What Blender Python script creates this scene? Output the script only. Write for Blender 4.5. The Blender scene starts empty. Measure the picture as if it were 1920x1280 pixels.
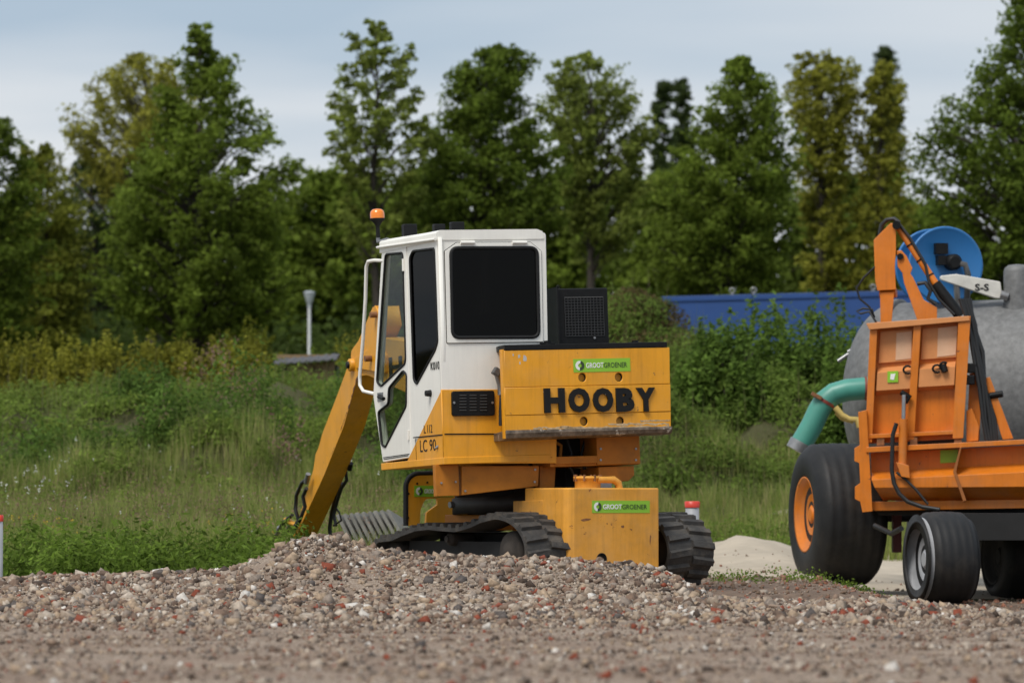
import bpy, bmesh, math, random
import numpy as np
from mathutils import Matrix, Vector
R = math.radians
rng = np.random.default_rng(7); random.seed(7)
S = bpy.context.scene; COL = S.collection

# ------------------------------------------------------------------ camera, sky, sun, exposure
FPX, ZC = 9450.0, 0.75                       # focal length in 1920-wide pixels, eye height
PITCH = math.atan(310 / FPX)
cam = bpy.data.cameras.new('camera'); co = bpy.data.objects.new('camera', cam); COL.objects.link(co)
co.location = (0, 0, ZC); co.rotation_euler = (math.pi / 2 + PITCH, 0, 0)
cam.sensor_width = 36; cam.lens = FPX / 1920 * 36; cam.clip_start = .5; cam.clip_end = 6000
cam.dof.use_dof = True; cam.dof.focus_distance = 42.5; cam.dof.aperture_fstop = 3.4
S.camera = co
SUN_EL = R(56); SUN_DIR = Vector((-.56 * math.cos(SUN_EL), -.83 * math.cos(SUN_EL), math.sin(SUN_EL))).normalized()
W = bpy.data.worlds.new('World'); S.world = W; W.use_nodes = True
nt = W.node_tree; nt.nodes.clear()
def N(t, **k):
    n = nt.nodes.new(t)
    for a, b in k.items(): setattr(n, a, b)
    return n
sky = N('ShaderNodeTexSky', sky_type='NISHITA', sun_disc=False)
sky.sun_elevation = SUN_EL; sky.sun_rotation = math.atan2(SUN_DIR.x, SUN_DIR.y)
sky.air_density = 1.0; sky.dust_density = 1.2
tc = N('ShaderNodeTexCoord'); sx = N('ShaderNodeSeparateXYZ'); nt.links.new(tc.outputs['Generated'], sx.inputs[0])
def M_(op, a, b):
    n = N('ShaderNodeMath', operation=op)
    for i, v in enumerate((a, b)):
        if isinstance(v, (int, float)): n.inputs[i].default_value = v
        else: nt.links.new(v, n.inputs[i])
    return n.outputs[0]
zz = M_('ADD', M_('ABSOLUTE', sx.outputs[2], 0), 0.055)
cx = N('ShaderNodeCombineXYZ'); nt.links.new(M_('DIVIDE', sx.outputs[0], zz), cx.inputs[0]); nt.links.new(M_('DIVIDE', sx.outputs[1], zz), cx.inputs[1])
cx.inputs[2].default_value = 9.1
nz = N('ShaderNodeTexNoise'); nz.inputs['Scale'].default_value = .5; nz.inputs['Detail'].default_value = 5; nz.inputs['Roughness'].default_value = .42
nz.inputs['Distortion'].default_value = .3
nt.links.new(cx.outputs[0], nz.inputs['Vector'])
rp = N('ShaderNodeValToRGB'); rp.color_ramp.elements[0].position = .36; rp.color_ramp.elements[1].position = .60
rp.color_ramp.elements[0].color = (.315, .390, .475, 1); rp.color_ramp.elements[1].color = (.545, .565, .592, 1)
nt.links.new(nz.outputs[0], rp.inputs[0])
b1 = N('ShaderNodeBackground'); b1.inputs[1].default_value = .10; nt.links.new(sky.outputs[0], b1.inputs[0])
b2 = N('ShaderNodeBackground'); b2.inputs[1].default_value = 1.0; nt.links.new(rp.outputs[0], b2.inputs[0])
mxs = N('ShaderNodeMixShader'); mxs.inputs[0].default_value = .92
nt.links.new(b1.outputs[0], mxs.inputs[1]); nt.links.new(b2.outputs[0], mxs.inputs[2])
wo = N('ShaderNodeOutputWorld'); nt.links.new(mxs.outputs[0], wo.inputs[0])
sl = bpy.data.lights.new('sun', 'SUN'); sl.energy = 2.1; sl.angle = R(24); sl.color = (1, .96, .90)
so = bpy.data.objects.new('sun', sl); COL.objects.link(so); so.rotation_euler = SUN_DIR.to_track_quat('Z', 'Y').to_euler()
vs = S.view_settings; vs.view_transform = 'Standard'; vs.look = 'None'; vs.exposure = 0.45; vs.gamma = 1; vs.use_curve_mapping = False
S.cycles.use_denoising = True; S.cycles.max_bounces = 8; S.cycles.transparent_max_bounces = 12

# ------------------------------------------------------------------ helpers
def ray(px, py):
    u, v = (px - 960) / FPX, (640 - py) / FPX
    return np.array([u, math.cos(PITCH) - v * math.sin(PITCH), math.sin(PITCH) + v * math.cos(PITCH)])
def at(px, py, Y):                            # the point of the world plane y = Y behind a pixel
    d = ray(px, py); return Vector((d[0] * Y / d[1], Y, ZC + d[2] * Y / d[1]))
def zat(py, Y): return at(960, py, Y).z
def xat(px, Y): return at(px, 640, Y).x

MATS = {}
def mat(name, col, rough=.6, metal=0., var=.12, scale=6., dirt=0., dirtcol=(.10, .075, .05), bump=0., bscale=60., spec=.5, coat=0.,
        streak=0., chips=0., chipcol=(.12, .07, .04), chipscale=9.):
    if name in MATS: return MATS[name]
    m = bpy.data.materials.new(name); m.use_nodes = True; t = m.node_tree; b = t.nodes['Principled BSDF']
    L = t.links.new
    g = t.nodes.new('ShaderNodeNewGeometry')
    def noise(sc, det=5, ro=.6):
        n = t.nodes.new('ShaderNodeTexNoise'); n.inputs['Scale'].default_value = sc; n.inputs['Detail'].default_value = det
        n.inputs['Roughness'].default_value = ro; L(g.outputs['Position'], n.inputs['Vector']); return n.outputs[0]
    def ramp(src, p0, p1, c0, c1):
        r = t.nodes.new('ShaderNodeValToRGB'); r.color_ramp.elements[0].position = p0; r.color_ramp.elements[1].position = p1
        r.color_ramp.elements[0].color = (*c0, 1); r.color_ramp.elements[1].color = (*c1, 1); L(src, r.inputs[0]); return r.outputs[0]
    def mix(f, a, c):
        n = t.nodes.new('ShaderNodeMix'); n.data_type = 'RGBA'; L(f, n.inputs[0])
        for i, v in ((6, a), (7, c)):
            if isinstance(v, tuple): n.inputs[i].default_value = (*v, 1)
            else: L(v, n.inputs[i])
        return n.outputs[2]
    lo = tuple(c * (1 - var) for c in col); hi = tuple(min(1, c * (1 + var)) for c in col)
    c = ramp(noise(scale), .3, .7, lo, hi)
    if dirt: c = mix(ramp(noise(scale * .55, 8, .7), .5, .78, (0,) * 3, (dirt,) * 3), c, dirtcol)
    if streak:
        vm = t.nodes.new('ShaderNodeVectorMath'); vm.operation = 'MULTIPLY'; vm.inputs[1].default_value = (26, 26, 1.7); L(g.outputs['Position'], vm.inputs[0])
        sn = t.nodes.new('ShaderNodeTexNoise'); sn.inputs['Scale'].default_value = 1; sn.inputs['Detail'].default_value = 6; sn.inputs['Roughness'].default_value = .65; L(vm.outputs[0], sn.inputs['Vector'])
        c = mix(ramp(sn.outputs[0], .48, .80, (0,) * 3, (streak,) * 3), c, tuple(v_ * .42 for v_ in col))
        c = mix(ramp(noise(2.2, 7, .7), .45, .75, (0,) * 3, (streak * .45,) * 3), c, (.42, .36, .28))
    if chips: c = mix(ramp(noise(chipscale, 9, .72), .66 - .1 * chips, .68 - .1 * chips, (0,) * 3, (1,) * 3), c, chipcol)
    L(c, b.inputs['Base Color'])
    b.inputs['Roughness'].default_value = rough; b.inputs['Metallic'].default_value = metal
    b.inputs['Specular IOR Level'].default_value = spec; b.inputs['Coat Weight'].default_value = coat
    if bump:
        bn = t.nodes.new('ShaderNodeBump'); bn.inputs['Strength'].default_value = bump; bn.inputs['Distance'].default_value = .02
        L(noise(bscale), bn.inputs['Height']); L(bn.outputs[0], b.inputs['Normal'])
    MATS[name] = m; return m
def island_mat(name, cols, rough=.8, trans=0., stops=None, spec=.3, hue=.0):
    """one colour for each loose piece of the mesh (leaf, blade, stone)"""
    m = bpy.data.materials.new(name); m.use_nodes = True; t = m.node_tree; b = t.nodes['Principled BSDF']; L = t.links.new
    g = t.nodes.new('ShaderNodeNewGeometry'); r = t.nodes.new('ShaderNodeValToRGB'); e = r.color_ramp
    r.color_ramp.interpolation = 'LINEAR' if stops is None else 'CONSTANT'
    n = len(cols); st = stops or [i / max(1, n - 1) for i in range(n)]
    while len(e.elements) < n: e.elements.new(.5)
    for i in range(n): e.elements[i].position = st[i]; e.elements[i].color = (*cols[i], 1)
    L(g.outputs['Random Per Island'], r.inputs[0])
    nz_ = t.nodes.new('ShaderNodeTexNoise'); nz_.inputs['Scale'].default_value = .9 if trans else 35.; nz_.inputs['Detail'].default_value = 3
    L(g.outputs['Position'], nz_.inputs['Vector'])
    mr = t.nodes.new('ShaderNodeMapRange'); mr.inputs[1].default_value = .3; mr.inputs[2].default_value = .7; mr.inputs[3].default_value = .72; mr.inputs[4].default_value = 1.28
    L(nz_.outputs[0], mr.inputs[0])
    mu = t.nodes.new('ShaderNodeVectorMath'); mu.operation = 'SCALE'; L(r.outputs[0], mu.inputs[0]); L(mr.outputs[0], mu.inputs['Scale'])
    L(mu.outputs[0], b.inputs['Base Color']); b.inputs['Roughness'].default_value = rough; b.inputs['Specular IOR Level'].default_value = spec
    if trans:
        tr = t.nodes.new('ShaderNodeBsdfTranslucent'); L(mu.outputs[0], tr.inputs[0])
        ms = t.nodes.new('ShaderNodeMixShader'); ms.inputs[0].default_value = trans
        L(b.outputs[0], ms.inputs[1]); L(tr.outputs[0], ms.inputs[2]); L(ms.outputs[0], t.nodes['Material Output'].inputs[0])
    MATS[name] = m; return m
def glass_mat(name, tint, refl=1.0):
    m = bpy.data.materials.new(name); m.use_nodes = True; t = m.node_tree; t.nodes.clear(); L = t.links.new
    o = t.nodes.new('ShaderNodeOutputMaterial'); ms = t.nodes.new('ShaderNodeMixShader'); lw = t.nodes.new('ShaderNodeLayerWeight'); pw_ = t.nodes.new('ShaderNodeMath'); pw_.operation = 'POWER'; pw_.inputs[1].default_value = 5; L(lw.outputs['Facing'], pw_.inputs[0]); fr = t.nodes.new('ShaderNodeMath'); fr.operation = 'MULTIPLY_ADD'; fr.inputs[1].default_value = .9; fr.inputs[2].default_value = .04; L(pw_.outputs[0], fr.inputs[0])
    a = t.nodes.new('ShaderNodeBsdfTransparent'); a.inputs[0].default_value = (*tint, 1)
    g = t.nodes.new('ShaderNodeBsdfGlossy'); g.inputs['Roughness'].default_value = .03; g.inputs[0].default_value = (refl,) * 3 + (1,)
    L(fr.outputs[0], ms.inputs[0]); L(a.outputs[0], ms.inputs[1]); L(g.outputs[0], ms.inputs[2]); L(ms.outputs[0], o.inputs[0])
    MATS[name] = m; return m

def tag(o, label=None, cat=None, group=None, kind=None):
    for k, v in (('label', label), ('category', cat), ('group', group), ('kind', kind)):
        if v: o[k] = v
    return o
def empty(name, loc, label=None, cat=None, group=None):
    o = bpy.data.objects.new(name, None); COL.objects.link(o); o.location = loc; o.empty_display_size = .2
    return tag(o, label, cat, group)
def link(name, me, m, parent=None):
    """link a mesh given in world coordinates as object or as a part of parent (whose origin is its root's base)"""
    o = bpy.data.objects.new(name, me); COL.objects.link(o)
    if m is not None:
        me.materials.clear()
        for k in (m if isinstance(m, (list, tuple)) else [m]): me.materials.append(k)
    if parent is not None:
        root = Vector((0, 0, 0)); p = parent
        while p: root += p.location; p = p.parent
        o.parent = parent; me.transform(Matrix.Translation(-root))
    return o
def np_mesh(name, v, q=None, t=None, smooth=False):
    """mesh from numpy vertices with quads q and triangles t"""
    me = bpy.data.meshes.new(name); v = np.asarray(v, np.float32)
    me.vertices.add(len(v)); me.vertices.foreach_set('co', v.ravel())
    parts = [(np.asarray(a, np.int32), k) for a, k in ((q, 4), (t, 3)) if a is not None and len(a)]
    nl = sum(a.size for a, _ in parts); npol = sum(len(a) for a, _ in parts)
    me.loops.add(nl); me.polygons.add(npol)
    me.loops.foreach_set('vertex_index', np.concatenate([a.ravel() for a, _ in parts]))
    starts = []; s = 0
    for a, k in parts: starts.append(np.arange(len(a)) * k + s); s += a.size
    me.polygons.foreach_set('loop_start', np.concatenate(starts).astype(np.int32))
    me.update(calc_edges=True)
    if smooth: me.shade_smooth()
    return me
class MB:
    """collects solids in a local frame; build() makes them ONE mesh object"""
    def __init__(s, M=None): s.v = []; s.f = []; s.M = M or Matrix.Identity(4); s.sm = []
    def add(s, vs, fs, M=None, smooth=False):
        o = len(s.v); T = s.M @ M if M is not None else s.M
        s.v += [T @ Vector(p) for p in vs]; s.f += [tuple(i + o for i in f) for f in fs]; s.sm += [smooth] * len(fs); return s
    def box(s, a, b, M=None):
        x0, y0, z0 = a; x1, y1, z1 = b
        return s.add([(x0, y0, z0), (x1, y0, z0), (x1, y1, z0), (x0, y1, z0), (x0, y0, z1), (x1, y0, z1), (x1, y1, z1), (x0, y1, z1)],
                     [(0, 3, 2, 1), (4, 5, 6, 7), (0, 1, 5, 4), (1, 2, 6, 5), (2, 3, 7, 6), (3, 0, 4, 7)], M)
    def prism(s, a, b, M=None):
        """two equal rings of points joined to a solid"""
        n = len(a); return s.add(list(a) + list(b), [tuple(range(n - 1, -1, -1)), tuple(range(n, 2 * n))] + [(i, (i + 1) % n, n + (i + 1) % n, n + i) for i in range(n)], M)
    def tube(s, pts, r, n=10, closed=False, caps=True, M=None):
        P = [Vector(p) for p in pts]; m = len(P); rr = r if isinstance(r, (list, tuple)) else [r] * m
        vs, fs = [], []; up = None
        for i, p in enumerate(P):
            a = P[i - 1] if (i or closed) else p; b = P[(i + 1) % m] if (i < m - 1 or closed) else p
            d = (b - a).normalized()
            if up is None: up = d.orthogonal().normalized()
            up = (up - d * up.dot(d)); up = up.normalized() if up.length > 1e-6 else d.orthogonal().normalized()
            w = d.cross(up)
            for k in range(n):
                t = 2 * math.pi * k / n; vs.append(p + (up * math.cos(t) + w * math.sin(t)) * rr[i])
        for i in range(m if closed else m - 1):
            for k in range(n):
                j = (i + 1) % m; fs.append((i * n + k, i * n + (k + 1) % n, j * n + (k + 1) % n, j * n + k))
        s.add(vs, fs, M, True)
        if caps and not closed:
            s.add(vs[:n], [tuple(range(n - 1, -1, -1))], M); s.add(vs[-n:], [tuple(range(n))], M)
        return s
    def lathe(s, prof, n=32, M=None, smooth=True):
        """profile of (radius, height) turned about z"""
        vs, fs = [], []; m = len(prof)
        for r, h in prof:
            for k in range(n): t = 2 * math.pi * k / n; vs.append((r * math.cos(t), r * math.sin(t), h))
        for i in range(m - 1):
            for k in range(n): fs.append((i * n + k, i * n + (k + 1) % n, (i + 1) * n + (k + 1) % n, (i + 1) * n + k))
        s.add(vs, fs, M, smooth); s.add(vs[:n], [tuple(range(n - 1, -1, -1))], M); s.add(vs[-n:], [tuple(range(n))], M); return s
    def build(s, name, m, parent=None, bevel=0., seg=2):
        me = bpy.data.meshes.new(name); me.from_pydata([tuple(p) for p in s.v], [], s.f)
        me.polygons.foreach_set('use_smooth', s.sm)
        bm = bmesh.new(); bm.from_mesh(me)
        bmesh.ops.recalc_face_normals(bm, faces=bm.faces)
        if bevel:
            es = [e for e in bm.edges if len(e.link_faces) == 2 and e.calc_face_angle(0) > .5]
            bmesh.ops.bevel(bm, geom=es, offset=bevel, segments=seg, affect='EDGES', profile=.5, clamp_overlap=True)
        bm.to_mesh(me); bm.free()
        return link(name, me, m, parent)
def frame(o, u, v, M=None):
    """matrix of a plane at o with axes u, v and normal u x v"""
    u, v = Vector(u).normalized(), Vector(v); n = u.cross(v).normalized(); v = n.cross(u); o = Vector(o)
    F = Matrix(((u.x, v.x, n.x, o.x), (u.y, v.y, n.y, o.y), (u.z, v.z, n.z, o.z), (0, 0, 0, 1)))
    return M @ F if M is not None else F
def rnd(pts, r, n=4):
    """polygon with rounded corners"""
    out = []; m = len(pts); rr = r if isinstance(r, (list, tuple)) else [r] * m
    for i in range(m):
        p, a, b = Vector(pts[i]), Vector(pts[i - 1]), Vector(pts[(i + 1) % m])
        da, db = (a - p), (b - p); k = min(rr[i], da.length * .45, db.length * .45)
        if k < 1e-5: out.append(tuple(p)); continue
        A, B = p + da.normalized() * k, p + db.normalized() * k
        for j in range(n + 1):
            t = j / n; out.append(tuple(A * (1 - t) ** 2 + p * 2 * t * (1 - t) + B * t * t))
    return out
def plate(name, m, F, outer, holes=(), depth=.02, bevel=.0, parent=None, n0=0.):
    """flat sheet with holes: outline in the plane of F, its face at normal height n0, its body behind it"""
    cu = bpy.data.curves.new('c', 'CURVE'); cu.dimensions = '2D'; cu.fill_mode = 'BOTH'
    cu.extrude = max(.0005, depth / 2 - bevel); cu.bevel_depth = bevel; cu.bevel_resolution = 1; cu.offset = -bevel if bevel else 0
    for pts in [outer, *holes]:
        sp = cu.splines.new('POLY'); sp.points.add(len(pts) - 1)
        for k, p in enumerate(pts): sp.points[k].co = (p[0], p[1], 0, 1)
        sp.use_cyclic_u = True
    o = bpy.data.objects.new('c', cu); COL.objects.link(o)
    me = bpy.data.meshes.new_from_object(o.evaluated_get(bpy.context.evaluated_depsgraph_get()))
    bpy.data.objects.remove(o); bpy.data.curves.remove(cu)
    me.name = name; me.transform(F @ Matrix.Translation((0, 0, n0 - depth / 2)))
    return link(name, me, m, parent)
def text(name, m, F, s, rect, depth=.002, n0=.002, parent=None, bold=0.):
    """lettering fitted to a rectangle u0,v0,u1,v1 of the plane of F"""
    cu = bpy.data.curves.new('t', 'FONT'); cu.body = s; cu.size = 1; cu.extrude = .0; cu.offset = bold; cu.fill_mode = 'FRONT'; cu.resolution_u = 3
    o = bpy.data.objects.new('t', cu); COL.objects.link(o)
    cu.extrude = .01
    me = bpy.data.meshes.new_from_object(o.evaluated_get(bpy.context.evaluated_depsgraph_get()))
    bpy.data.objects.remove(o); bpy.data.curves.remove(cu)
    a = np.array([v.co[:] for v in me.vertices]); lo, hi = a.min(0), a.max(0)
    u0, v0, u1, v1 = rect; su, sv = (u1 - u0) / (hi[0] - lo[0]), (v1 - v0) / (hi[1] - lo[1])
    me.transform(F @ Matrix.Translation((u0, v0, n0)) @ Matrix.Diagonal((su, sv, depth / .02, 1)) @ Matrix.Translation((-lo[0], -lo[1], .01)))
    me.name = name; return link(name, me, m, parent)

# ------------------------------------------------------------------ materials
YEL = mat('yellow_paint', (.77, .335, .014), .45, streak=.34, var=.08, scale=3, dirt=.32, dirtcol=(.36, .19, .06), spec=.4, chips=.06, chipcol=(.20, .10, .04), chipscale=13)
YELD = mat('weathered_yellow_paint', (.70, .32, .04), .55, streak=.4, var=.12, scale=5, dirt=.5, dirtcol=(.36, .2, .07), spec=.35, chips=.30, chipcol=(.30, .12, .035), chipscale=8, bump=.12, bscale=9)
YELU = mat('grimy_shaded_yellow_paint', (.43, .155, .014), .55, var=.15, scale=5, dirt=.6, dirtcol=(.12, .07, .03), spec=.3)  # grimy paint, its base also darkened to stand for underbody shade
WHI = mat('cream_white_paint', (.83, .81, .745), .38, streak=.13, var=.03, scale=2.5, dirt=.16, dirtcol=(.42, .38, .30), spec=.45)
BLK = mat('black_paint', (.007, .007, .007), .5, var=.3, scale=20, spec=.22)
RUB = mat('black_rubber', (.011, .011, .011), .6, var=.3, scale=15, spec=.3)
LET = mat('black_lettering', (.008, .008, .008), .55, var=.2, scale=30, spec=.25, chips=.12, chipcol=(.45, .42, .38), chipscale=22)
WORN = mat('worn_steel', (.16, .12, .085), .42, metal=.3, var=.6, scale=16, dirt=.8, dirtcol=(.035, .022, .014), chips=.75, chipcol=(.52, .46, .38), chipscale=11)
STEEL = mat('grey_steel', (.30, .30, .30), .4, metal=.7, var=.2, scale=12)
GREYP = mat('grey_plastic', (.09, .088, .085), .5)
RUST = mat('rusty_iron', (.22, .095, .035), .8, var=.4, scale=18)
TRACK = mat('track_rubber', (.040, .037, .034), .75, var=.35, scale=9, dirt=.8, dirtcol=(.15, .125, .095), bump=.3, bscale=40)
TYRE = mat('tyre_rubber', (.012, .012, .0125), .6, spec=.35, var=.25, scale=6, dirt=.6, dirtcol=(.055, .045, .035), bump=.1, bscale=30)
ORA = mat('orange_paint', (.62, .172, .008), .45, streak=.35, var=.10, scale=4, dirt=.45, dirtcol=(.40, .13, .02), chips=.12, chipcol=(.16, .06, .03), chipscale=10)
ORAP = mat('pale_orange_paint', (.62, .255, .085), .5, var=.10, scale=5, dirt=.5, dirtcol=(.62, .24, .07))  # paler orange for the top flange, recessed panels and pressed bands
GALV = mat('galvanised_steel', (.150, .150, .148), .6, metal=.1, var=.28, scale=14, dirt=.8, dirtcol=(.12, .12, .115), bump=.15, bscale=20)
BLUE = mat('blue_reel_paint', (.022, .155, .40), .4, var=.06, scale=3)
CBLUE = mat('blue_container_paint', (.016, .060, .21), .5, var=.10, scale=1.2)
TEAL = mat('sea_green_pvc', (.065, .27, .21), .4, var=.08, scale=5, dirt=.3, dirtcol=(.08, .22, .17))
GREEN = mat('lime_sticker', (.25, .50, .03), .4, var=.03)
WHT = mat('white_print', (.8, .8, .78), .5, var=.02)
DGR = mat('dark_green_print', (.03, .055, .02), .5, var=.05)
AMBER = mat('amber_plastic', (.85, .22, .01), .2, var=.04, coat=.6)
CONC = mat('weathered_concrete', (.20, .195, .175), .9, var=.2, scale=10, dirt=.7, dirtcol=(.13, .125, .10), bump=.3, bscale=50)
DARK = mat('dark_interior', (.012, .012, .012), .8, var=.2)
SEATM = mat('seat_fabric', (.03, .03, .032), .9, var=.2, scale=20)
HOSE = mat('hydraulic_hose', (.013, .013, .013), .5, var=.2)
REDP = mat('red_plastic', (.62, .05, .03), .4)
PVC = mat('grey_pvc', (.33, .34, .36), .45)
SOILM = mat('dry_soil', (.14, .095, .066), .95, var=.35, scale=8, bump=.6, bscale=30)
SAND = mat('pale_sand', (.42, .36, .28), .95, var=.14, scale=2.2, bump=.8, bscale=7)
BARK = mat('dark_bark', (.055, .045, .035), .9, var=.3, scale=14, bump=.4, bscale=25)
WOOD = mat('brown_planks', (.24, .16, .08), .8, var=.3, scale=8)
ROOFM = mat('grey_fibre_cement', (.075, .075, .08), .85, var=.2, scale=6)
GLD = glass_mat('tinted_glass', (.06, .06, .06), .25)
GLC = glass_mat('door_glass', (.86, .90, .86), .35)

# ------------------------------------------------------------------ terrain
_w = [(rng.uniform(.6, 1.4), rng.uniform(0, 6.28), rng.uniform(0, 6.28)) for _ in range(14)]
def wob(X, Y, s, seed=0):
    """smooth pseudo-noise, about -1..1"""
    o = 0
    for i in range(4):
        a, p, t = _w[(i + seed * 3) % 14]; k = s * (1.0, 1.7, 2.6, 3.9)[i]
        o = o + np.sin((X * np.cos(t) + Y * np.sin(t)) * k * a + p) * (.45, .28, .17, .10)[i]
    return o
def sst(a, b, x):
    t = np.clip((x - a) / (b - a), 0, 1); return t * t * (3 - 2 * t)
CREST = np.array([(-700, 1088), (-200, 1084), (0, 1082), (110, 1075), (300, 1071), (430, 1064), (500, 1040), (555, 1010), (600, 1002), (650, 1008), (700, 1026), (800, 1036),
                  (900, 1040), (1000, 1043), (1100, 1048), (1200, 1056), (1262, 1074), (1320, 1112), (1400, 1130), (1600, 1140), (2300, 1146)], float)
YC = 43.3
def height(X, Y):
    X = np.asarray(X, float); Y = np.asarray(Y, float)
    px = 960 + X / np.maximum(Y, 1) * FPX
    pc = 960 + X / YC * FPX
    hc = ZC - (np.interp(pc, CREST[:, 0], CREST[:, 1]) - 943) / FPX * YC
    z = np.zeros_like(X * Y)
    prof = sst(38.6, YC, Y) * (1 - sst(YC + .1, YC + 2.4, Y))
    z = z + (hc - .0) * prof
    z = z + .05 * np.exp(-((Y - 37.6 + .35 * wob(X, 0 * X, 1.3, 1)) / .7) ** 2) * (1 - sst(.6, 2.4, X))       # low rubble ridge
    near = 1 - sst(43, 47, Y)
    z = z + near * (.022 * wob(X, Y, 2.2) + .012 * wob(X, Y, 6, 2)) * sst(16, 22, Y)
    # hollow the tanker stands in
    z = z - .23 * sst(2.9, 3.95, X) * sst(33, 45, Y) * (1 - sst(57, 66, Y))
    # bank behind
    t = sst(-3, 1.5, X)
    zl = np.interp(Y, [47, 52, 61, 64, 70, 78, 84, 100, 150], [0, .05, .42, .65, 1.35, 2.15, 2.3, 2.3, 2.3])
    zr = np.interp(Y, [47, 55, 62, 66, 70, 74, 80, 100, 150], [0, .05, .22, .55, 1.5, 2.5, 2.7, 2.4, 2.3])
    z = z + sst(62.5, 66, Y) * (1 - sst(77, 82, Y)) * (.85 * np.abs(wob(X, Y * .8, 1.25, 2)) + .40 * np.abs(wob(X, Y, 2.7, 4)) - .25)
    z = z + (zl * (1 - t) + zr * t) + sst(52, 66, Y) * (1 - sst(85, 120, Y)) * .16 * wob(X, Y, .8, 3)
    z = z + .70 * np.exp(-((X - 1.75) / .95) ** 4 - ((Y - 80) / 3.2) ** 4) * (1 + .10 * wob(X, Y, 2.4, 1))          # spoil mound
    return z
def grid(x0, x1, y0, y1, nx, ny):
    xs = np.linspace(x0, x1, nx); ys = np.linspace(y0, y1, ny); X, Y = np.meshgrid(xs, ys)
    return X, Y
def sheet(ys, width, nx):
    """fan-shaped ground sheet: rows at ys, half width growing with distance"""
    rows = []
    for y in ys:
        h = width(y); xs = np.linspace(-h, h, nx); rows.append(np.stack([xs, np.full(nx, y), height(xs, np.full(nx, y))], 1))
    v = np.concatenate(rows); ny = len(ys); i = np.arange(nx - 1)[None, :] + nx * np.arange(ny - 1)[:, None]
    return v, np.stack([i, i + 1, i + nx + 1, i + nx], -1).reshape(-1, 4)
gm = bpy.data.materials.new('ground_soil_and_gravel'); gm.use_nodes = True
t = gm.node_tree; b = t.nodes['Principled BSDF']; L = t.links.new
g = t.nodes.new('ShaderNodeNewGeometry'); sp = t.nodes.new('ShaderNodeSeparateXYZ'); L(g.outputs['Position'], sp.inputs[0])
vo = t.nodes.new('ShaderNodeTexVoronoi'); vo.inputs['Scale'].default_value = 110; L(g.outputs['Position'], vo.inputs['Vector'])
r1 = t.nodes.new('ShaderNodeValToRGB'); els = r1.color_ramp.elements
for p_, c_ in ((.25, (.235, .172, .125)), (.5, (.32, .25, .195)), (.75, (.38, .31, .25))): e_ = els.new(p_); e_.color = (*c_, 1)
els[0].color = (.14, .098, .07, 1); els[-1].color = (.44, .36, .28, 1)
sc_ = t.nodes.new('ShaderNodeSeparateColor'); L(vo.outputs['Color'], sc_.inputs[0]); L(sc_.outputs[0], r1.inputs[0])
nb = t.nodes.new('ShaderNodeTexNoise'); nb.inputs['Scale'].default_value = .9; nb.inputs['Detail'].default_value = 6; L(g.outputs['Position'], nb.inputs['Vector'])
r2 = t.nodes.new('ShaderNodeValToRGB'); r2.color_ramp.elements[0].position = .42; r2.color_ramp.elements[1].position = .62; L(nb.outputs[0], r2.inputs[0])
m1 = t.nodes.new('ShaderNodeMix'); m1.data_type = 'RGBA'; m1.inputs[7].default_value = (.225, .16, .118, 1)
ml = t.nodes.new('ShaderNodeMath'); ml.operation = 'MULTIPLY'; ml.inputs[1].default_value = .75; L(r2.outputs[0], ml.inputs[0])
L(ml.outputs[0], m1.inputs[0]); L(r1.outputs[0], m1.inputs[6])
my = t.nodes.new('ShaderNodeMapRange'); my.inputs[1].default_value = 45; my.inputs[2].default_value = 48; L(sp.outputs[1], my.inputs[0])
m2 = t.nodes.new('ShaderNodeMix'); m2.data_type = 'RGBA'; m2.inputs[7].default_value = (.075, .075, .032, 1); L(my.outputs[0], m2.inputs[0]); L(m1.outputs[2], m2.inputs[6])
L(m2.outputs[2], b.inputs['Base Color']); b.inputs['Roughness'].default_value = .95; b.inputs['Specular IOR Level'].default_value = .2
bn = t.nodes.new('ShaderNodeBump'); bn.inputs['Strength'].default_value = .7; bn.inputs['Distance'].default_value = .012; L(vo.outputs['Distance'], bn.inputs['Height']); L(bn.outputs[0], b.inputs['Normal'])
ys = np.concatenate([np.linspace(-30, 16, 8), np.linspace(17, 36, 60), np.linspace(36.2, 48, 110), np.linspace(48.5, 90, 90), np.linspace(92, 200, 20), np.array([260, 400, 800, 1600, 3500])])
v, q = sheet(ys, lambda y: 12 + abs(y) * (.25 if y < 100 else .9), 150)
ground = tag(link('ground', np_mesh('ground', v, q, smooth=True), gm), 'gravel yard rising to a grassy bank', kind='structure')

# ------------------------------------------------------------------ gravel
def stones(c, s, flat=.7):
    """angular rubble: dented boxes at points c with half sizes s"""
    n = len(c); base = np.array([(x, y, z) for z in (-1, 1) for y in (-1, 1) for x in (-1, 1)], float)
    d = base[None] * rng.uniform(.45, 1.05, (n, 8, 3)) * (s[:, None, None] * np.stack([rng.uniform(.7, 1.35, n), rng.uniform(.6, 1.1, n), rng.uniform(.45, .9, n) * flat / .7], 1)[:, None, :])
    q_ = rng.normal(size=(n, 4)); q_[:, 1:3] *= .55; q_ /= np.linalg.norm(q_, axis=1, keepdims=True); w, x, y, z = q_.T
    Rm = np.stack([1 - 2 * (y * y + z * z), 2 * (x * y - w * z), 2 * (x * z + w * y), 2 * (x * y + w * z), 1 - 2 * (x * x + z * z), 2 * (y * z - w * x),
                   2 * (x * z - w * y), 2 * (y * z + w * x), 1 - 2 * (x * x + y * y)], 1).reshape(n, 3, 3)
    v = np.einsum('nij,nkj->nki', Rm, d) + c[:, None]
    f = np.array([(0, 2, 3, 1), (4, 5, 7, 6), (0, 1, 5, 4), (1, 3, 7, 5), (3, 2, 6, 7), (2, 0, 4, 6)])
    return v.reshape(-1, 3), (f[None] + 8 * np.arange(n)[:, None, None]).reshape(-1, 4)
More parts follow.
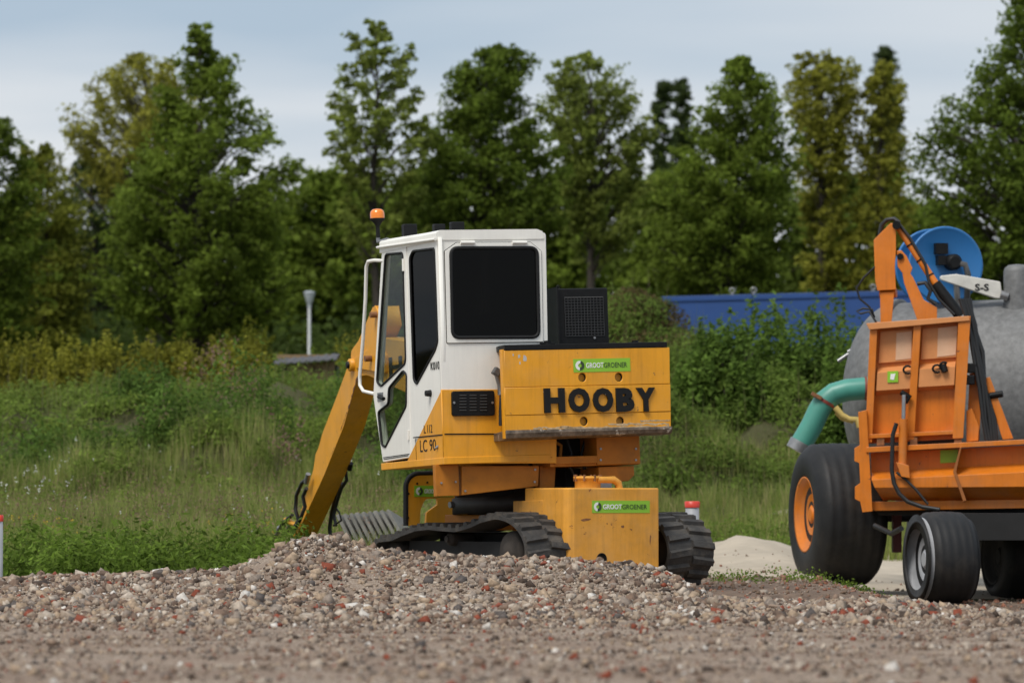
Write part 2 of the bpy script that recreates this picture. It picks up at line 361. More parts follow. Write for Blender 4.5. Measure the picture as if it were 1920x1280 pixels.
GC = [(.065, .046, .035), (.30, .235, .178), (.185, .125, .09), (.40, .335, .27), (.125, .086, .064), (.33, .245, .17), (.235, .19, .155), (.21, .055, .03), (.095, .08, .072), (.55, .51, .46), (.23, .165, .12)]
GM = island_mat('rubble_stone', GC, .85, stops=[0, .06, .24, .40, .53, .62, .74, .86, .90, .935, .955], spec=.25)
def gravel_pts(n, y0, y1, p=1.0):
    Y = y0 + (y1 - y0) * rng.random(n) ** p; X = (rng.random(n) * 2 - 1) * (.108 * Y + 1.0); return X, Y
def keep_gravel(X, Y):
    e = 44.9 - 1.0 * sst(-5, -2, X) + .4 * wob(X, Y, 1.5)
    e = np.where(X > 1.75, 41.3 + 1.0 * wob(X, Y, 1.1, 2), e)
    return (Y < e)
parts = []
X, Y = gravel_pts(42000, 17.5, 36, .8); s = np.exp(rng.normal(math.log(.0062), .55, len(X))).clip(.0035, .034)
parts.append((X, Y, s))
X, Y = gravel_pts(62000, 31.5, 45.2, .75); s = np.exp(rng.normal(math.log(.0105), .60, len(X))).clip(.0045, .05)
parts.append((X, Y, s))
X, Y = gravel_pts(3600, 36.6, 39.6); s = np.exp(rng.normal(math.log(.022), .4, len(X))).clip(.01, .06); parts.append((X, Y, s))
X = np.concatenate([p[0] for p in parts]); Y = np.concatenate([p[1] for p in parts]); s = np.concatenate([p[2] for p in parts])
k = keep_gravel(X, Y); X, Y, s = X[k], Y[k], s[k]
fine = (s < .016)
v, q = stones(np.stack([X, Y, height(X, Y) + s * .25], 1)[~fine], s[~fine])
c_, s_ = np.stack([X, Y, height(X, Y) + s * .3], 1)[fine], s[fine]; n = len(c_)
d = np.array([(1, 0, 0), (0, 1, 0), (-1, 0, 0), (0, -1, 0), (0, 0, .8), (0, 0, -.8)])[None] * rng.uniform(.7, 1.5, (n, 6, 1)) * s_[:, None, None] + rng.normal(size=(n, 6, 3)) * .32 * s_[:, None, None]
a_ = rng.uniform(0, 6.28, n); ca, sa = np.cos(a_)[:, None], np.sin(a_)[:, None]; d = np.stack([d[..., 0] * ca - d[..., 1] * sa, d[..., 0] * sa + d[..., 1] * ca, d[..., 2]], -1)
tri = np.array([(0, 1, 4), (1, 2, 4), (2, 3, 4), (3, 0, 4), (1, 0, 5), (2, 1, 5), (3, 2, 5), (0, 3, 5)])
tq = (tri[None] + 6 * np.arange(n)[:, None, None]).reshape(-1, 3) + len(v); v = np.concatenate([v, (c_[:, None] + d).reshape(-1, 3)])
tag(link('gravel', np_mesh('gravel', v, q, tq), GM), 'crushed grey and brick-red rubble covering the yard and heap', 'gravel', kind='stuff')
protos = []
for i in range(14):
    v, q = stones(np.zeros((1, 3)), np.ones(1)); me = np_mesh('stone', v, q)
    bm = bmesh.new(); bm.from_mesh(me); bmesh.ops.bevel(bm, geom=bm.edges[:], offset=.16, segments=1, affect='EDGES'); bm.to_mesh(me); bm.free()
    me.materials.append(mat('stone_%s' % 'abcdefghijklmn'[i], GC[(i * 3 + 1) % len(GC)] if i != 5 else (.22, .062, .034), .85, var=.18, scale=30, bump=.3, bscale=80)); protos.append(me)
X, Y = gravel_pts(520, 34, 44.2, .7); k = keep_gravel(X, Y) & (np.abs(X) < .104 * Y)
X, Y = X[k][:290], Y[k][:290]
for i, (x, y, z) in enumerate(zip(X, Y, height(X, Y))):
    o = bpy.data.objects.new('stone', protos[i % 14]); COL.objects.link(o); o.parent = ground
    sz = (.022 + .03 * rng.random() ** 2) * (1 if y > 36 else .75); o.location = (x, y, z + sz * .4); o.rotation_euler = (rng.uniform(-.4, .4), rng.uniform(-.4, .4), rng.uniform(0, 6.28))
    o.scale = (sz * rng.uniform(.9, 1.4), sz, sz * rng.uniform(.6, .9))
# brown earth and sand on the right
def patch(name, m, y0, y1, xl, xr, n, lift, kind, label):
    yy = np.linspace(y0, y1, n); tt = np.linspace(0, 1, n); v = []
    for y in yy:
        xs = xl(y) + (xr(y) - xl(y)) * tt; v.append(np.stack([xs, np.full(n, y), height(xs, np.full(n, y)) + lift(xs, np.full(n, y))], 1))
    v = np.concatenate(v); i = np.arange(n - 1)[None] + n * np.arange(n - 1)[:, None]
    return tag(link(name, np_mesh(name, v, np.stack([i, i + 1, i + n + 1, i + n], -1).reshape(-1, 4), smooth=True), m), label, kind=kind)
def sand_lift(X, Y):
    e = sst(50.5, 53, Y) * (1 - sst(62, 65, Y)) * sst(1.6, 2.2, X)
    dd = np.hypot((X - xat(1385, 58)) / np.where(X > xat(1385, 58), 1.25, .8) + .10 * wob(X, Y, 2.6, 2), (Y - 58) / 3.2 + .12 * wob(X, Y, 1.9, 1)); pk = .20 * np.exp(-(dd * 1.35) ** 1.5) + .07 * np.exp(-(dd * 4) ** 2) + .05 * np.exp(-((X - 3.2) / .8) ** 2 - ((Y - 59) / 3) ** 2)
    return -.06 + e * (.075 + pk + .022 * wob(X, Y, 3.2) + .012 * wob(X, Y, 8, 1))
patch('sand_heap', SAND, 48, 66, lambda y: 1.5, lambda y: .13 * y + 2, 90, sand_lift, 'structure', 'pale heap of loose sand')
def soil_lift(X, Y): return -.03 + sst(40.3, 42, Y) * (1 - sst(50, 52, Y)) * sst(1.3, 2.0, X) * (.045 + .02 * wob(X, Y, 5, 1) + .012 * wob(X, Y, 13))
patch('soil', SOILM, 40, 52.5, lambda y: 1.2, lambda y: .12 * y + 2, 90, soil_lift, 'structure', 'bare brown earth')
n = 8500; Y = rng.uniform(40.5, 57, n); X = rng.uniform(1.5, 8, n); s = np.exp(rng.normal(math.log(.011), .5, n)).clip(.005, .035)
k = rng.random(n) < np.where(Y < 51.5, 1, .10); X, Y, s = X[k], Y[k], s[k]
z = height(X, Y) + np.maximum(np.maximum(soil_lift(X, Y), sand_lift(X, Y) * (Y > 48) - 9 * (Y <= 48)), 0)
v, q = stones(np.stack([X, Y, z + s * .2], 1), s)
tag(link('soil_crumbs', np_mesh('soil_crumbs', v, q), island_mat('earth_crumb', [(.13, .085, .055), (.2, .14, .1), (.3, .25, .2), (.24, .09, .05), (.16, .11, .08)], .95)), 'brown clods and small stones on the bare earth', 'earth', kind='stuff')
# ------------------------------------------------------------------ the excavator
YAW, TILT, ROLL = R(21), R(-1.4), R(-1.7)
ORG = at(835, 868, 44.6)
UP = Matrix.Translation(ORG) @ Matrix.Rotation(YAW, 4, 'Z') @ Matrix.Rotation(TILT, 4, 'X') @ Matrix.Rotation(ROLL, 4, 'Y')
def on(Mx, ax, val, px, py):
    """local point where a pixel's ray meets the local plane ax = val"""
    Mi = Mx.inverted(); a = Mi @ Vector((0, 0, ZC)); d = Mi.to_3x3() @ Vector(ray(px, py)); k = (val - a[ax]) / d[ax]; return a + d * k
def sd(pts, x=0.): return [(-p.y, p.z) for p in (on(UP, 0, x, *q) for q in pts)]       # outline on the cab's left side
def rr_(pts, y=0.): return [(p.x, p.z) for p in (on(UP, 1, y, *q) for q in pts)]        # outline on a rear plane
SIDE = frame((0, 0, 0), (0, -1, 0), (0, 0, 1), UP)
def REAR(y=0.): return frame((0, y, 0), (1, 0, 0), (0, 0, 1), UP)
EX = empty('excavator', (UP @ Vector((1.1, 1.0, 0))).xy.to_3d(), 'yellow tracked excavator with white cab and black raised lettering behind the gravel heap', 'excavator')
def ring(F, pts, r, name, parent, n0=.0, m=RUB):
    return MB(F).tube([(p[0], p[1], n0) for p in pts], r, 8, closed=True).build(name, m, parent)
def shrink(pts, d):
    c = Vector((sum(p[0] for p in pts) / len(pts), sum(p[1] for p in pts) / len(pts)))
    return [tuple(c + (Vector(p) - c) * (1 + d / max(.01, (Vector(p) - c).length))) for p in pts]
def sticker(F, u0, v0, u1, v1, parent, n0=.003):
    s_ = plate('sticker', GREEN, F, [(u0, v0), (u1, v0), (u1, v1), (u0, v1)], depth=.003, parent=parent, n0=n0); h = v1 - v0; w = u1 - u0
    cxx, cy, r = u0 + h * .52, (v0 + v1) / 2, h * .36
    arc = lambda a0, a1, rr: [(cxx + rr * math.cos(R(a)), cy + rr * math.sin(R(a))) for a in np.linspace(a0, a1, 14)]
    plate('emblem', WHT, F, arc(80, 270, r) + arc(270, 80, r * .42), depth=.002, parent=s_, n0=n0 + .003)
    plate('emblem', DGR, F, arc(-95, 75, r) + arc(75, -95, r * .42), depth=.002, parent=s_, n0=n0 + .0032)
    a = u0 + h * 1.02; b_ = u1 - h * .28; mid = a + (b_ - a) * .435
    text('lettering', WHT, F, 'GROOT', (a, cy - h * .2, mid - .004, cy + h * .2), .002, n0 + .001, s_, .02)
    text('lettering', DGR, F, 'GROENER', (mid, cy - h * .19, b_, cy + h * .19), .002, n0 + .001, s_, .0)
    return s_
# --- cab
CW = on(UP, 1, 0, 1024, 640).x                                     # cab width
zroof = on(UP, 1, 0, 822, 446).z
cab = empty('cab', (0, 0, 0)); cab.parent = EX
fr = on(UP, 0, 0, 716, 470); ff = on(UP, 0, 0, 701, 742); fb = on(UP, 0, 0, 719, 866)
w_rear = rnd(sd([(774, 471), (815, 466), (821.5, 640), (817, 655), (782, 720), (776, 712), (768.5, 484)]), .035)
w_door = rnd(sd([(724, 477), (757, 474), (762.5, 680), (716, 724), (708, 716)]), [.05, .05, .05, .04, .04])
w_low = rnd(sd([(757, 695), (764, 702), (763.5, 760), (724, 838), (717, 833), (710.5, 772), (729.5, 757), (730.5, 727)]), [.03, .03, .03, .03, .03, .04, .04, .04])
plate('side_panel', WHI, SIDE, sd([(763, 462), (821.3, 445), (833.8, 868), (771, 866)]), [w_rear], .04, .004, cab)
door = plate('door', WHI, SIDE, rnd(sd([(717, 470), (762, 463), (770, 806), (771.5, 857), (719, 866), (701, 742)]), .02), [w_door, w_low], .045, .004, cab, .006)
for wpts, nm, gm_, par, nn in ((w_rear, 'window', GLD, cab, 0), (w_door, 'window', GLC, door, .006), (w_low, 'window', GLC, door, .006)):
    wo_ = ring(SIDE, wpts, .012, nm, par, nn)
    if par is cab: plate('pane', gm_, SIDE, wpts, depth=.006, parent=wo_, n0=nn - .008)
    else: plate('pane', gm_, SIDE, wpts, depth=.006, parent=par, n0=nn - .008)
yt = sd([(831, 729.5), (835.3, 868.5), (766, 868), (767, 862)])
plate('yellow_panel', YEL, SIDE, yt, depth=.004, parent=cab, n0=.013)
s0, s1 = sd([(778, 820)])[0], sd([(833, 814.5)])[0]
MB(SIDE).tube([(*s0, .014), (*s1, .014)], .006, 6).build('panel_seam', BLK, cab)
s0, s1 = sd([(782, 822)])[0], sd([(783.5, 862)])[0]
MB(SIDE).tube([(*s0, .0135), (*s1, .0135)], .003, 6).build('panel_seam', BLK, cab)
for a_, b_ in (((720, 857.5), (769, 850.5)), ((721, 860.5), (767, 853.5))):
    s0, s1 = sd([a_])[0], sd([b_])[0]; MB(SIDE).tube([(*s0, .0065), (*s1, .0065)], .004, 6).build('door_trim', BLK, door)
def tsd(s, p0, p1, m, name='lettering', n0=.014, bold=0, par=cab):
    a_, b_ = sd([p0])[0], sd([p1])[0]; return text(name, m, SIDE, s, (a_[0], b_[1], b_[0], a_[1]), .002, n0, par, bold)
tsd('K010', (808, 679), (825, 691.5), LET, n0=.004)
tsd('L', (797.5, 797), (801.5, 811.5), LET); tsd('112', (804, 796), (813.5, 810.5), LET)
tsd('LC', (790, 825), (804, 846), LET); tsd('90', (808, 823.5), (820.5, 844), LET)
MB(SIDE).tube([(*sd([(824, 836)])[0], .008), (*sd([(823, 840)])[0], .03)], .013, 8).build('lock', STEEL, cab)
MB(SIDE).tube([(*sd([(807.5, 737)])[0], 0), (*sd([(807.5, 737)])[0], .05)], [.032, .026], 12).build('door_stop', RUB, cab)
for p0, p1 in (((758.5, 485), (759, 508)), ((768, 806), (768, 824))):
    a_, b_ = sd([p0])[0], sd([p1])[0]; MB(SIDE).tube([(*a_, .012), (*b_, .012)], .014, 8).build('hinge', WHI, door)
a_ = sd([(713, 742)])[0]; b_ = sd([(723, 752)])[0]
MB(SIDE).box((a_[0] - .05, a_[1] - .05, .004), (a_[0] + .10, a_[1] + .03, .012)).build('lock_plate', STEEL, door)
MB(SIDE).tube([(a_[0], a_[1], .01), (a_[0] + .1, a_[1] - .01, .05), (b_[0] + .09, b_[1] + .02, .05)], .018, 8).build('handle', RUB, door)
# rear wall with hinged window
hatch = rnd(rr_([(833.5, 471), (855.5, 455.5), (994, 454.5), (1014, 471), (1017.5, 640.5), (838, 643)]), .008)
wr = rnd(rr_([(844, 465), (1006, 464.5), (1009.5, 632), (847.5, 633)]), .07, 6)
body = rnd([(-.010, rr_([(822, 439)])[0][1])] + rr_([(1023.5, 436), (1027.5, 655), (1043, 732)]) + [(-.010, rr_([(835, 732)])[0][1])], [.01, .03, .01, .005, .005])
plate('rear_panel', WHI, REAR(), body, [shrink(wr, .012)], .04, .004, cab)
rh = plate('rear_window_frame', WHI, REAR(), hatch, [wr], .012, .002, cab, .0135)
ring(REAR(), shrink(hatch, .003), .0035, 'frame_seal', rh, .002, BLK)
ring(REAR(), wr, .017, 'rubber_seal', rh, .012)
plate('pane', GLD, REAR(), wr, depth=.006, parent=rh, n0=.006)
for a_, b_ in ((862, 888), (959, 986)):
    p, q_ = rr_([(a_, 455), (b_, 455)]); MB(REAR()).tube([(*p, .022), (*q_, .022)], .016, 10).build('hinge', WHI, cab)
p, q_ = rr_([(833.5, 730), (1043, 729)]); p2, q2 = rr_([(835.3, 868.5), (1043, 868)]); p = (-.0155, p[1]); p2 = (-.0155, p2[1])
plate('rear_panel', YEL, REAR(), [p, q_, q2, p2], depth=.02, bevel=.003, parent=cab, n0=.006)
p, q_ = rr_([(833, 813.5), (945, 813)]); MB(REAR()).tube([(*p, .007), (*q_, .007)], .006, 6).build('panel_seam', BLK, cab)
p, q_ = rr_([(836, 858), (1035, 857)]); MB(REAR()).tube([(*p, .006), (*q_, .006)], .0025, 6).build('panel_seam', YELU, cab)
# vent grille
va = rr_([(845, 733.5), (925, 732), (926, 779), (846, 780)]); vent = plate('vent_grille', BLK, REAR(), rnd(va, .025), depth=.03, bevel=.004, parent=cab, n0=.03)
for cxv in (865.5, 884.5, 904):
    for kk in range(6):
        p = rr_([(cxv - 6.5, 741.5 + kk * 5.6)])[0]; q_ = rr_([(cxv + 6.5, 741.3 + kk * 5.6)])[0]
        MB(REAR()).tube([(*p, .031), (*q_, .031)], .0065, 6).build('louvre', mat('louvre_black', (.035, .035, .034), .5), vent)
for px_ in (849, 921): p = rr_([(px_, 755)])[0]; MB(REAR()).tube([(*p, .02), (*p, .037)], .011, 10).build('screw', STEEL, vent)
# other walls, roof, floor, seat
zr = zroof; zf_ = fr.z
MB(UP).prism([(CW - .04, 0.04, 0), (CW, 0.04, 0), (CW, 1.5, 0), (CW - .04, 1.5, 0)], [(CW - .04, .04, .5), (CW, .04, .5), (CW, 1.5, .5), (CW - .04, 1.5, .5)]).build('side_panel', WHI, cab)
for y0, y1 in ((.04, .14), (1.38, 1.46)): MB(UP).box((CW - .045, y0, .5), (CW, y1, zr - .03)).build('pillar', WHI, cab)
MB(UP).tube([(.045, fb.y - .02, .05), (.045, ff.y - .03, ff.z), (.045, fr.y - .03, fr.z - .03)], .03, 8).build('pillar', WHI, cab)
MB(UP).tube([(CW - .03, fb.y - .02, .05), (CW - .03, ff.y - .03, ff.z), (CW - .03, fr.y - .03, fr.z - .03)], .03, 8).build('pillar', WHI, cab)
MB(UP).prism([(.06, fb.y - .03, .05), (CW - .06, fb.y - .03, .05), (CW - .06, ff.y - .05, ff.z), (.06, ff.y - .05, ff.z)], [(.06, fb.y - .04, .05), (CW - .06, fb.y - .04, .05), (CW - .06, ff.y - .06, ff.z), (.06, ff.y - .06, ff.z)]).build('windscreen', GLC, cab)
MB(UP).prism([(.06, ff.y - .05, ff.z), (CW - .06, ff.y - .05, ff.z), (CW - .06, fr.y - .05, fr.z), (.06, fr.y - .05, fr.z)], [(.06, ff.y - .06, ff.z), (CW - .06, ff.y - .06, ff.z), (CW - .06, fr.y - .06, fr.z), (.06, fr.y - .06, fr.z)]).build('windscreen', GLC, cab)
MB(UP).box((.05, .06, .02), (CW - .06, fb.y - .06, .10)).build('floor', DARK, cab)
MB(UP).box((.06, .05, .10), (CW - .06, .12, .98)).build('rear_lining', DARK, cab)
st = MB(UP).box((.28, .34, .42), (.80, .86, .56)).build('seat', SEATM, cab, .03)
MB(UP).prism([(.30, .30, .54), (.78, .30, .54), (.78, .44, .54), (.30, .44, .54)], [(.33, .16, 1.32), (.75, .16, 1.32), (.75, .28, 1.32), (.33, .28, 1.32)]).build('seat_back', SEATM, st, .03)
MB(UP).box((.34, .38, .10), (.74, .80, .43)).build('seat_base', DARK, st)
for x_ in (.14, .86): MB(UP).box((x_ - .07, .35, .10), (x_ + .07, .95, .66)).build('console', DARK, cab, .02)
MB(UP).tube([(.53, 1.30, .1), (.53, 1.12, .70)], .03, 8).tube([(.53 + .17 * math.cos(a), 1.12 + .05 * math.sin(a), .72 + .15 * math.sin(a)) for a in np.linspace(0, 6.28, 17)[:-1]], .014, 6, closed=True).build('steering_wheel', DARK, cab)
# roof: rounded top lofted in x, falling to the front
rt = on(UP, 1, 0, 822, 431.5).z; rtf = on(UP, 0, 0, 716, 449).z; rfy = fr.y + .03
def rsec(y, zb, zt): return [(-.012, y, zb), (CW + .012, y, zb), (CW + .012, y, zt - .06), (CW + .0, y, zt - .02), (CW - .05, y, zt), (.03, y, zt), (-.006, y, zt - .018), (-.012, y, zt - .03)]
ysm = rfy * .25
MB(UP).prism(rsec(-.008, zr - .02, rt), rsec(ysm, zr - .02 + (zf_ - zr) * .25, rt + (rtf - rt) * .12)).prism(rsec(ysm + .0005, zr - .02 + (zf_ - zr) * .25, rt + (rtf - rt) * .12), rsec(rfy, zf_ - .02, rtf)).build('roof', WHI, cab)
MB(SIDE).tube([(*sd([(713, 464)])[0], .03), (*sd([(822, 448.5)])[0], .03)], .013, 8).build('rain_gutter', WHI, cab)
# grab rail
rail = [(719, 489), (708, 488), (699, 490), (696.5, 500), (695, 560), (690, 640), (684, 706), (684.5, 722), (690, 733), (702, 738)]
MB(SIDE).tube([(*sd([p])[0], n_) for p, n_ in zip(rail, (-.01, .03, .045, .05, .05, .05, .05, .05, .045, .0))], .0165, 10).build('grab_rail', WHI, cab)
# beacon and roof lamps
bp = on(UP, 0, .03, 709, 448); bz = lambda py: on(UP, 0, .03, 709, py).z
BT = UP @ Matrix.Translation((.03, bp.y, 0))
bc = MB(BT).lathe([(.018, bz(450)), (.018, bz(424)), (.036, bz(418)), (.062, bz(412.5)), (.068, bz(411)), (.068, bz(409))], 20).build('beacon', RUB, EX)
MB(BT).lathe([(.066, bz(409.5)), (.066, bz(400)), (.058, bz(395)), (.04, bz(392)), (.012, bz(391))], 24).build('lens', AMBER, bc)
MB(UP).tube([(.03, bp.y, bz(454)), (.03, bp.y - .26, bz(453))], .018, 8).tube([(.03, bp.y, bz(454)), (.03, bp.y, bz(446))], .02, 8).build('bracket', STEEL, bc)
for x_, a_, b_, t_, y_ in ((.10, 757.5, 783, 420, 1.0), (.30, 815, 836, 420, 1.25), (.50, 847, 872, 416, 1.25)):
    p0 = on(UP, 1, y_, a_, t_); p1 = on(UP, 1, y_, b_, 437)
    MB(UP).box((p0.x, y_, p1.z - .03), (p1.x, y_ + .08, p0.z)).build('work_lamp', BLK, EX, .01)
# --- sill and platform
MB(UP).box((-.018, -.012, -.010), (CW, fb.y + .02, .052)).build('sill', YEL, EX, .005)
PW = on(UP, 1, 0, 1200, 850).x
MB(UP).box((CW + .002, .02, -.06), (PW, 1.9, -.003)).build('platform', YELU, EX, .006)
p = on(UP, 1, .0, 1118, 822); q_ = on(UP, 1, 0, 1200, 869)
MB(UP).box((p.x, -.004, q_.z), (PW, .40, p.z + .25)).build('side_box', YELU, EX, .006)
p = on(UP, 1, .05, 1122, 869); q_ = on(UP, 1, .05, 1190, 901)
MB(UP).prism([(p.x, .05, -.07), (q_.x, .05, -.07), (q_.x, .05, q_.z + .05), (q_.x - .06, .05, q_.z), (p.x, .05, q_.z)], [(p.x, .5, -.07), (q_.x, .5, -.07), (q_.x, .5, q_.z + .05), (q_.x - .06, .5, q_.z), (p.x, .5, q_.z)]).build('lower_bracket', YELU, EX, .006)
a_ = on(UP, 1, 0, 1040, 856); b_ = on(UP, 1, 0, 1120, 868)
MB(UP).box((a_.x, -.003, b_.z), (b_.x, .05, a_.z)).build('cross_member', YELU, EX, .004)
for px_ in (1126, 1192):
    for py_ in (841, 862): p = on(UP, 1, -.004, px_, py_); MB(UP).tube([(p.x, -.002, p.z), (p.x, -.012, p.z)], .011, 6).build('bolt', STEEL, EX)
MB(UP).box((CW - .02, .45, -.06), (1.70, .50, .7)).build('gap_shade_backing', DARK, EX)  # black backing sheet, paints the shade in the gap under the counterweight
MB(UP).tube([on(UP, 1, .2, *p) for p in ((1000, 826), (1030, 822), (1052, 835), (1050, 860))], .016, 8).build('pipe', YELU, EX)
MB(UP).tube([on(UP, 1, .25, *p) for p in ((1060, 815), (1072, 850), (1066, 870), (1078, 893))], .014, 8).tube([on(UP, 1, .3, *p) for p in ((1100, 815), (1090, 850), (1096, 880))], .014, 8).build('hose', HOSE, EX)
# engine hood behind the counterweight, right of the cab
MB(UP).box((CW + .06, .56, -.002), (PW + .12, 1.5, on(UP, 1, .06, 1200, 650).z)).build('engine_hood', YEL, EX, .02)
# --- counterweight
yc = -.30; cr = lambda pts: rr_(pts, yc)
tl, tr_, br, bl = cr([(945, 657), (1255.5, 655), (1258.5, 806), (947, 812)])
cwt = empty('counterweight', (0, 0, 0)); cwt.parent = EX
def cx_at(z, left): return (tl[0] + (bl[0] - tl[0]) * (tl[1] - z) / (tl[1] - bl[1])) if left else (tr_[0] + (br[0] - tr_[0]) * (tr_[1] - z) / (tr_[1] - br[1]))
zz_ = [tl[1]] + [cr([(1100, y)])[0][1] for y in (723, 775)] + [bl[1]]
for i, (z1, z0) in enumerate(((zz_[0], zz_[1] + .0016), (zz_[1] - .0016, zz_[2] + .0016), (zz_[2] - .0016, zz_[3]))):
    out = [(cx_at(z0, 1), z0), (cx_at(z0, 0), z0), (cx_at(z1, 0), z1), (cx_at(z1, 1), z1)]
    holes = []
    for hx, hy in (((1092, 707.5), (1160.5, 707)) if i == 0 else ((1095, 789.5), (1163, 789.5)) if i == 2 else ()):
        h = cr([(hx, hy)])[0]; holes.append([(h[0] + .037 * math.cos(a), h[1] + .04 * math.sin(a)) for a in np.linspace(0, 6.28, 19)[:-1]])
    plate('rear_face', YEL, REAR(yc), out, holes, .05, .005, cwt, 0 if i != 1 else .004)
    for h in holes:
        c_ = np.mean(h, 0); MB(REAR(yc)).lathe([(.037, -.16), (.037, -.012), (.041, -.012), (.041, -.16)], 18, Matrix.Translation((c_[0], c_[1], 0))).build('hole_liner', BLK, cwt)
MB(UP).prism([(tl[0] + .0, yc + .045, bl[1]), (tr_[0], yc + .045, bl[1]), (tr_[0] - .02, .05, bl[1]), (tl[0] + .22, .05, bl[1])],
             [(tl[0] + .0, yc + .045, tl[1] - .003), (tr_[0], yc + .045, tl[1] - .003), (tr_[0] - .02, .05, tl[1] - .003), (tl[0] + .22, .05, tl[1] - .003)]).build('body', YEL, cwt, .004)
p = cr([(943, 655)])[0]; q_ = cr([(947.5, 822)])[0]
MB(UP).box((p[0] - .012, yc + .0, q_[1]), (p[0] + .009, yc + .06, p[1])).build('edge_plate', YEL, cwt, .003)
# worn rounded lower lip
ll, lr = cr([(948, 816)])[0], cr([(1260, 806)])[0]
MB(UP).prism([(ll[0], yc - .012, ll[1] + .046), (ll[0], yc - .016, ll[1] + .016), (ll[0], yc - .002, ll[1] - .028), (ll[0], yc + .05, ll[1] - .045), (ll[0], .0, ll[1] - .045), (ll[0], .0, ll[1] + .026)],
             [(lr[0], yc - .012, lr[1] + .034), (lr[0], yc - .016, lr[1] + .012), (lr[0], yc - .002, lr[1] - .022), (lr[0], yc + .05, lr[1] - .035), (lr[0], .0, lr[1] - .035), (lr[0], .0, lr[1] + .020)]).build('lower_lip', WORN, cwt, .006)
kl, kr = cr([(946, 657)])[0], cr([(1251, 655)])[0]; kt = cr([(1000, 645.5)])[0][1]
top = [(kl[0], yc - .004), (kr[0], yc - .004), (kr[0] + .02, .0), (kr[0], .5), (kl[0] + .25, .5), (kl[0] + .06, .1), (kl[0] + .01, -.12)]
MB(UP).prism([(x_, y_, kl[1] + .0) for x_, y_ in top], [(x_, y_, kt) for x_, y_ in top]).build('top_plate', BLK, cwt, .006)
for px_ in (1026, 1191): p = on(UP, 1, -.05, px_, 641); MB(UP).tube([(p.x, -.05, p.z - .03), (p.x, -.05, p.z + .012)], .03, 6).tube([(p.x - .07, -.05, p.z - .012), (p.x + .07, -.05, p.z - .012)], .01, 6).build('lifting_bolt', BLK, cwt)
# raised letters
for s, a_, b_ in (('H', 1018, 1058.5), ('O', 1064, 1105), ('O', 1109.5, 1149), ('B', 1153, 1188.5), ('Y', 1191, 1228)):
    t0 = 728 - (a_ - 1018) * .006; p, q_ = cr([(a_, t0)])[0], cr([(b_, 773 - (a_ - 1018) * .012)])[0]
    text('letter', LET, REAR(yc), s, (p[0], q_[1], q_[0], p[1]), .022, .004, cwt, .055)
p, q_ = cr([(1074.5, 673)])[0], cr([(1182, 695.5)])[0]; sticker(REAR(yc), p[0], q_[1], q_[0], p[1], cwt)
# scuffs: bared metal and flaked paint
for (x0, y0), sc in (((962, 665), 1.), ((973, 668), 1.6), ((984, 672), 2.4), ((975, 680), 1.)):
    p = cr([(x0, y0)])[0]; pts = [(p[0] + sc * .008 * math.cos(a) * random.uniform(.6, 1.2), p[1] + sc * .014 * math.sin(a) * random.uniform(.6, 1.3)) for a in np.linspace(0, 6.28, 10)[:-1]]
    plate('paint_flake', mat('bare_primer', (.45, .44, .42), .6), REAR(yc), pts, depth=.002, parent=cwt, n0=.0012)
for (x0, x1, y0, h_) in ((1050, 1255, 801, 3.2), (1140, 1254, 794, 2.2), (1000, 1080, 802, 2.4), (1200, 1256, 788, 1.8)):
    a0, a1 = cr([(x0, y0)])[0], cr([(x1, y0 - .5)])[0]; hh = h_ / 212; n_ = 26
    up_ = [(a0[0] + (a1[0] - a0[0]) * i / n_, a0[1] + (a1[1] - a0[1]) * i / n_ + hh * random.uniform(.05, 1)) for i in range(n_ + 1)]
    dn = [(x_, y_ - hh * random.uniform(.8, 2.2)) for x_, y_ in reversed(up_)]
    plate('scuff', mat('scuffed_paint', (.50, .36, .20), .5, var=.5, scale=24, chips=.5, chipcol=(.30, .20, .10), chipscale=18), REAR(yc), up_ + dn, depth=.002, parent=cwt, n0=.0012)
# side lamp and hose in the gap left of the counterweight
pA = on(UP, 1, -.10, 931, 697); pB = on(UP, 1, -.06, 938, 722)
MB(UP).box((-.035, -.03, -.035), (.035, .03, .035), Matrix.Translation(pA) @ Matrix.Rotation(.6, 4, 'Y')).build('side_lamp', GREYP, EX, .01)
MB(UP).tube([pA, pB, on(UP, 1, -.06, 939, 740)], .028, 10).build('lamp_stalk', STEEL, EX)
MB(UP).tube([on(UP, 1, -.07, 939, y) for y in (724, 745, 770, 798)], [.012, .014, .02, .02], 8).build('hose', HOSE, EX)
# --- radiator housing
ra, rb = on(UP, 1, .08, 1044, 541), on(UP, 1, .08, 1143, 644)
rad = MB(UP).box((ra.x, .08, rb.z - .02), (rb.x, .62, ra.z)).build('radiator_housing', BLK, EX, .012)
MB(UP).box((ra.x - .012, .05, rb.z - .02), (ra.x + .003, .66, ra.z + .012)).build('edge_flange', BLK, rad)
ga, gb = on(UP, 1, .08, 1058, 558), on(UP, 1, .08, 1133, 629)
for i in range(15):
    z_ = gb.z + (ga.z - gb.z) * i / 14; MB(UP).tube([(ga.x, .076, z_), (gb.x, .076, z_)], .004, 5).build('grille_bar', GREYP if i == 14 else mat('black_wire', (.03, .03, .03), .4), rad)
for i in range(13):
    x_ = ga.x + (gb.x - ga.x) * i / 12; MB(UP).tube([(x_, .074, ga.z), (x_, .074, gb.z)], .0035, 5).build('grille_bar', mat('black_wire', (.03, .03, .03), .4), rad)
p = on(UP, 1, .07, 1115, 633); MB(UP).tube([(p.x, .08, p.z), (p.x, .068, p.z)], .011, 10).build('bolt', STEEL, rad)
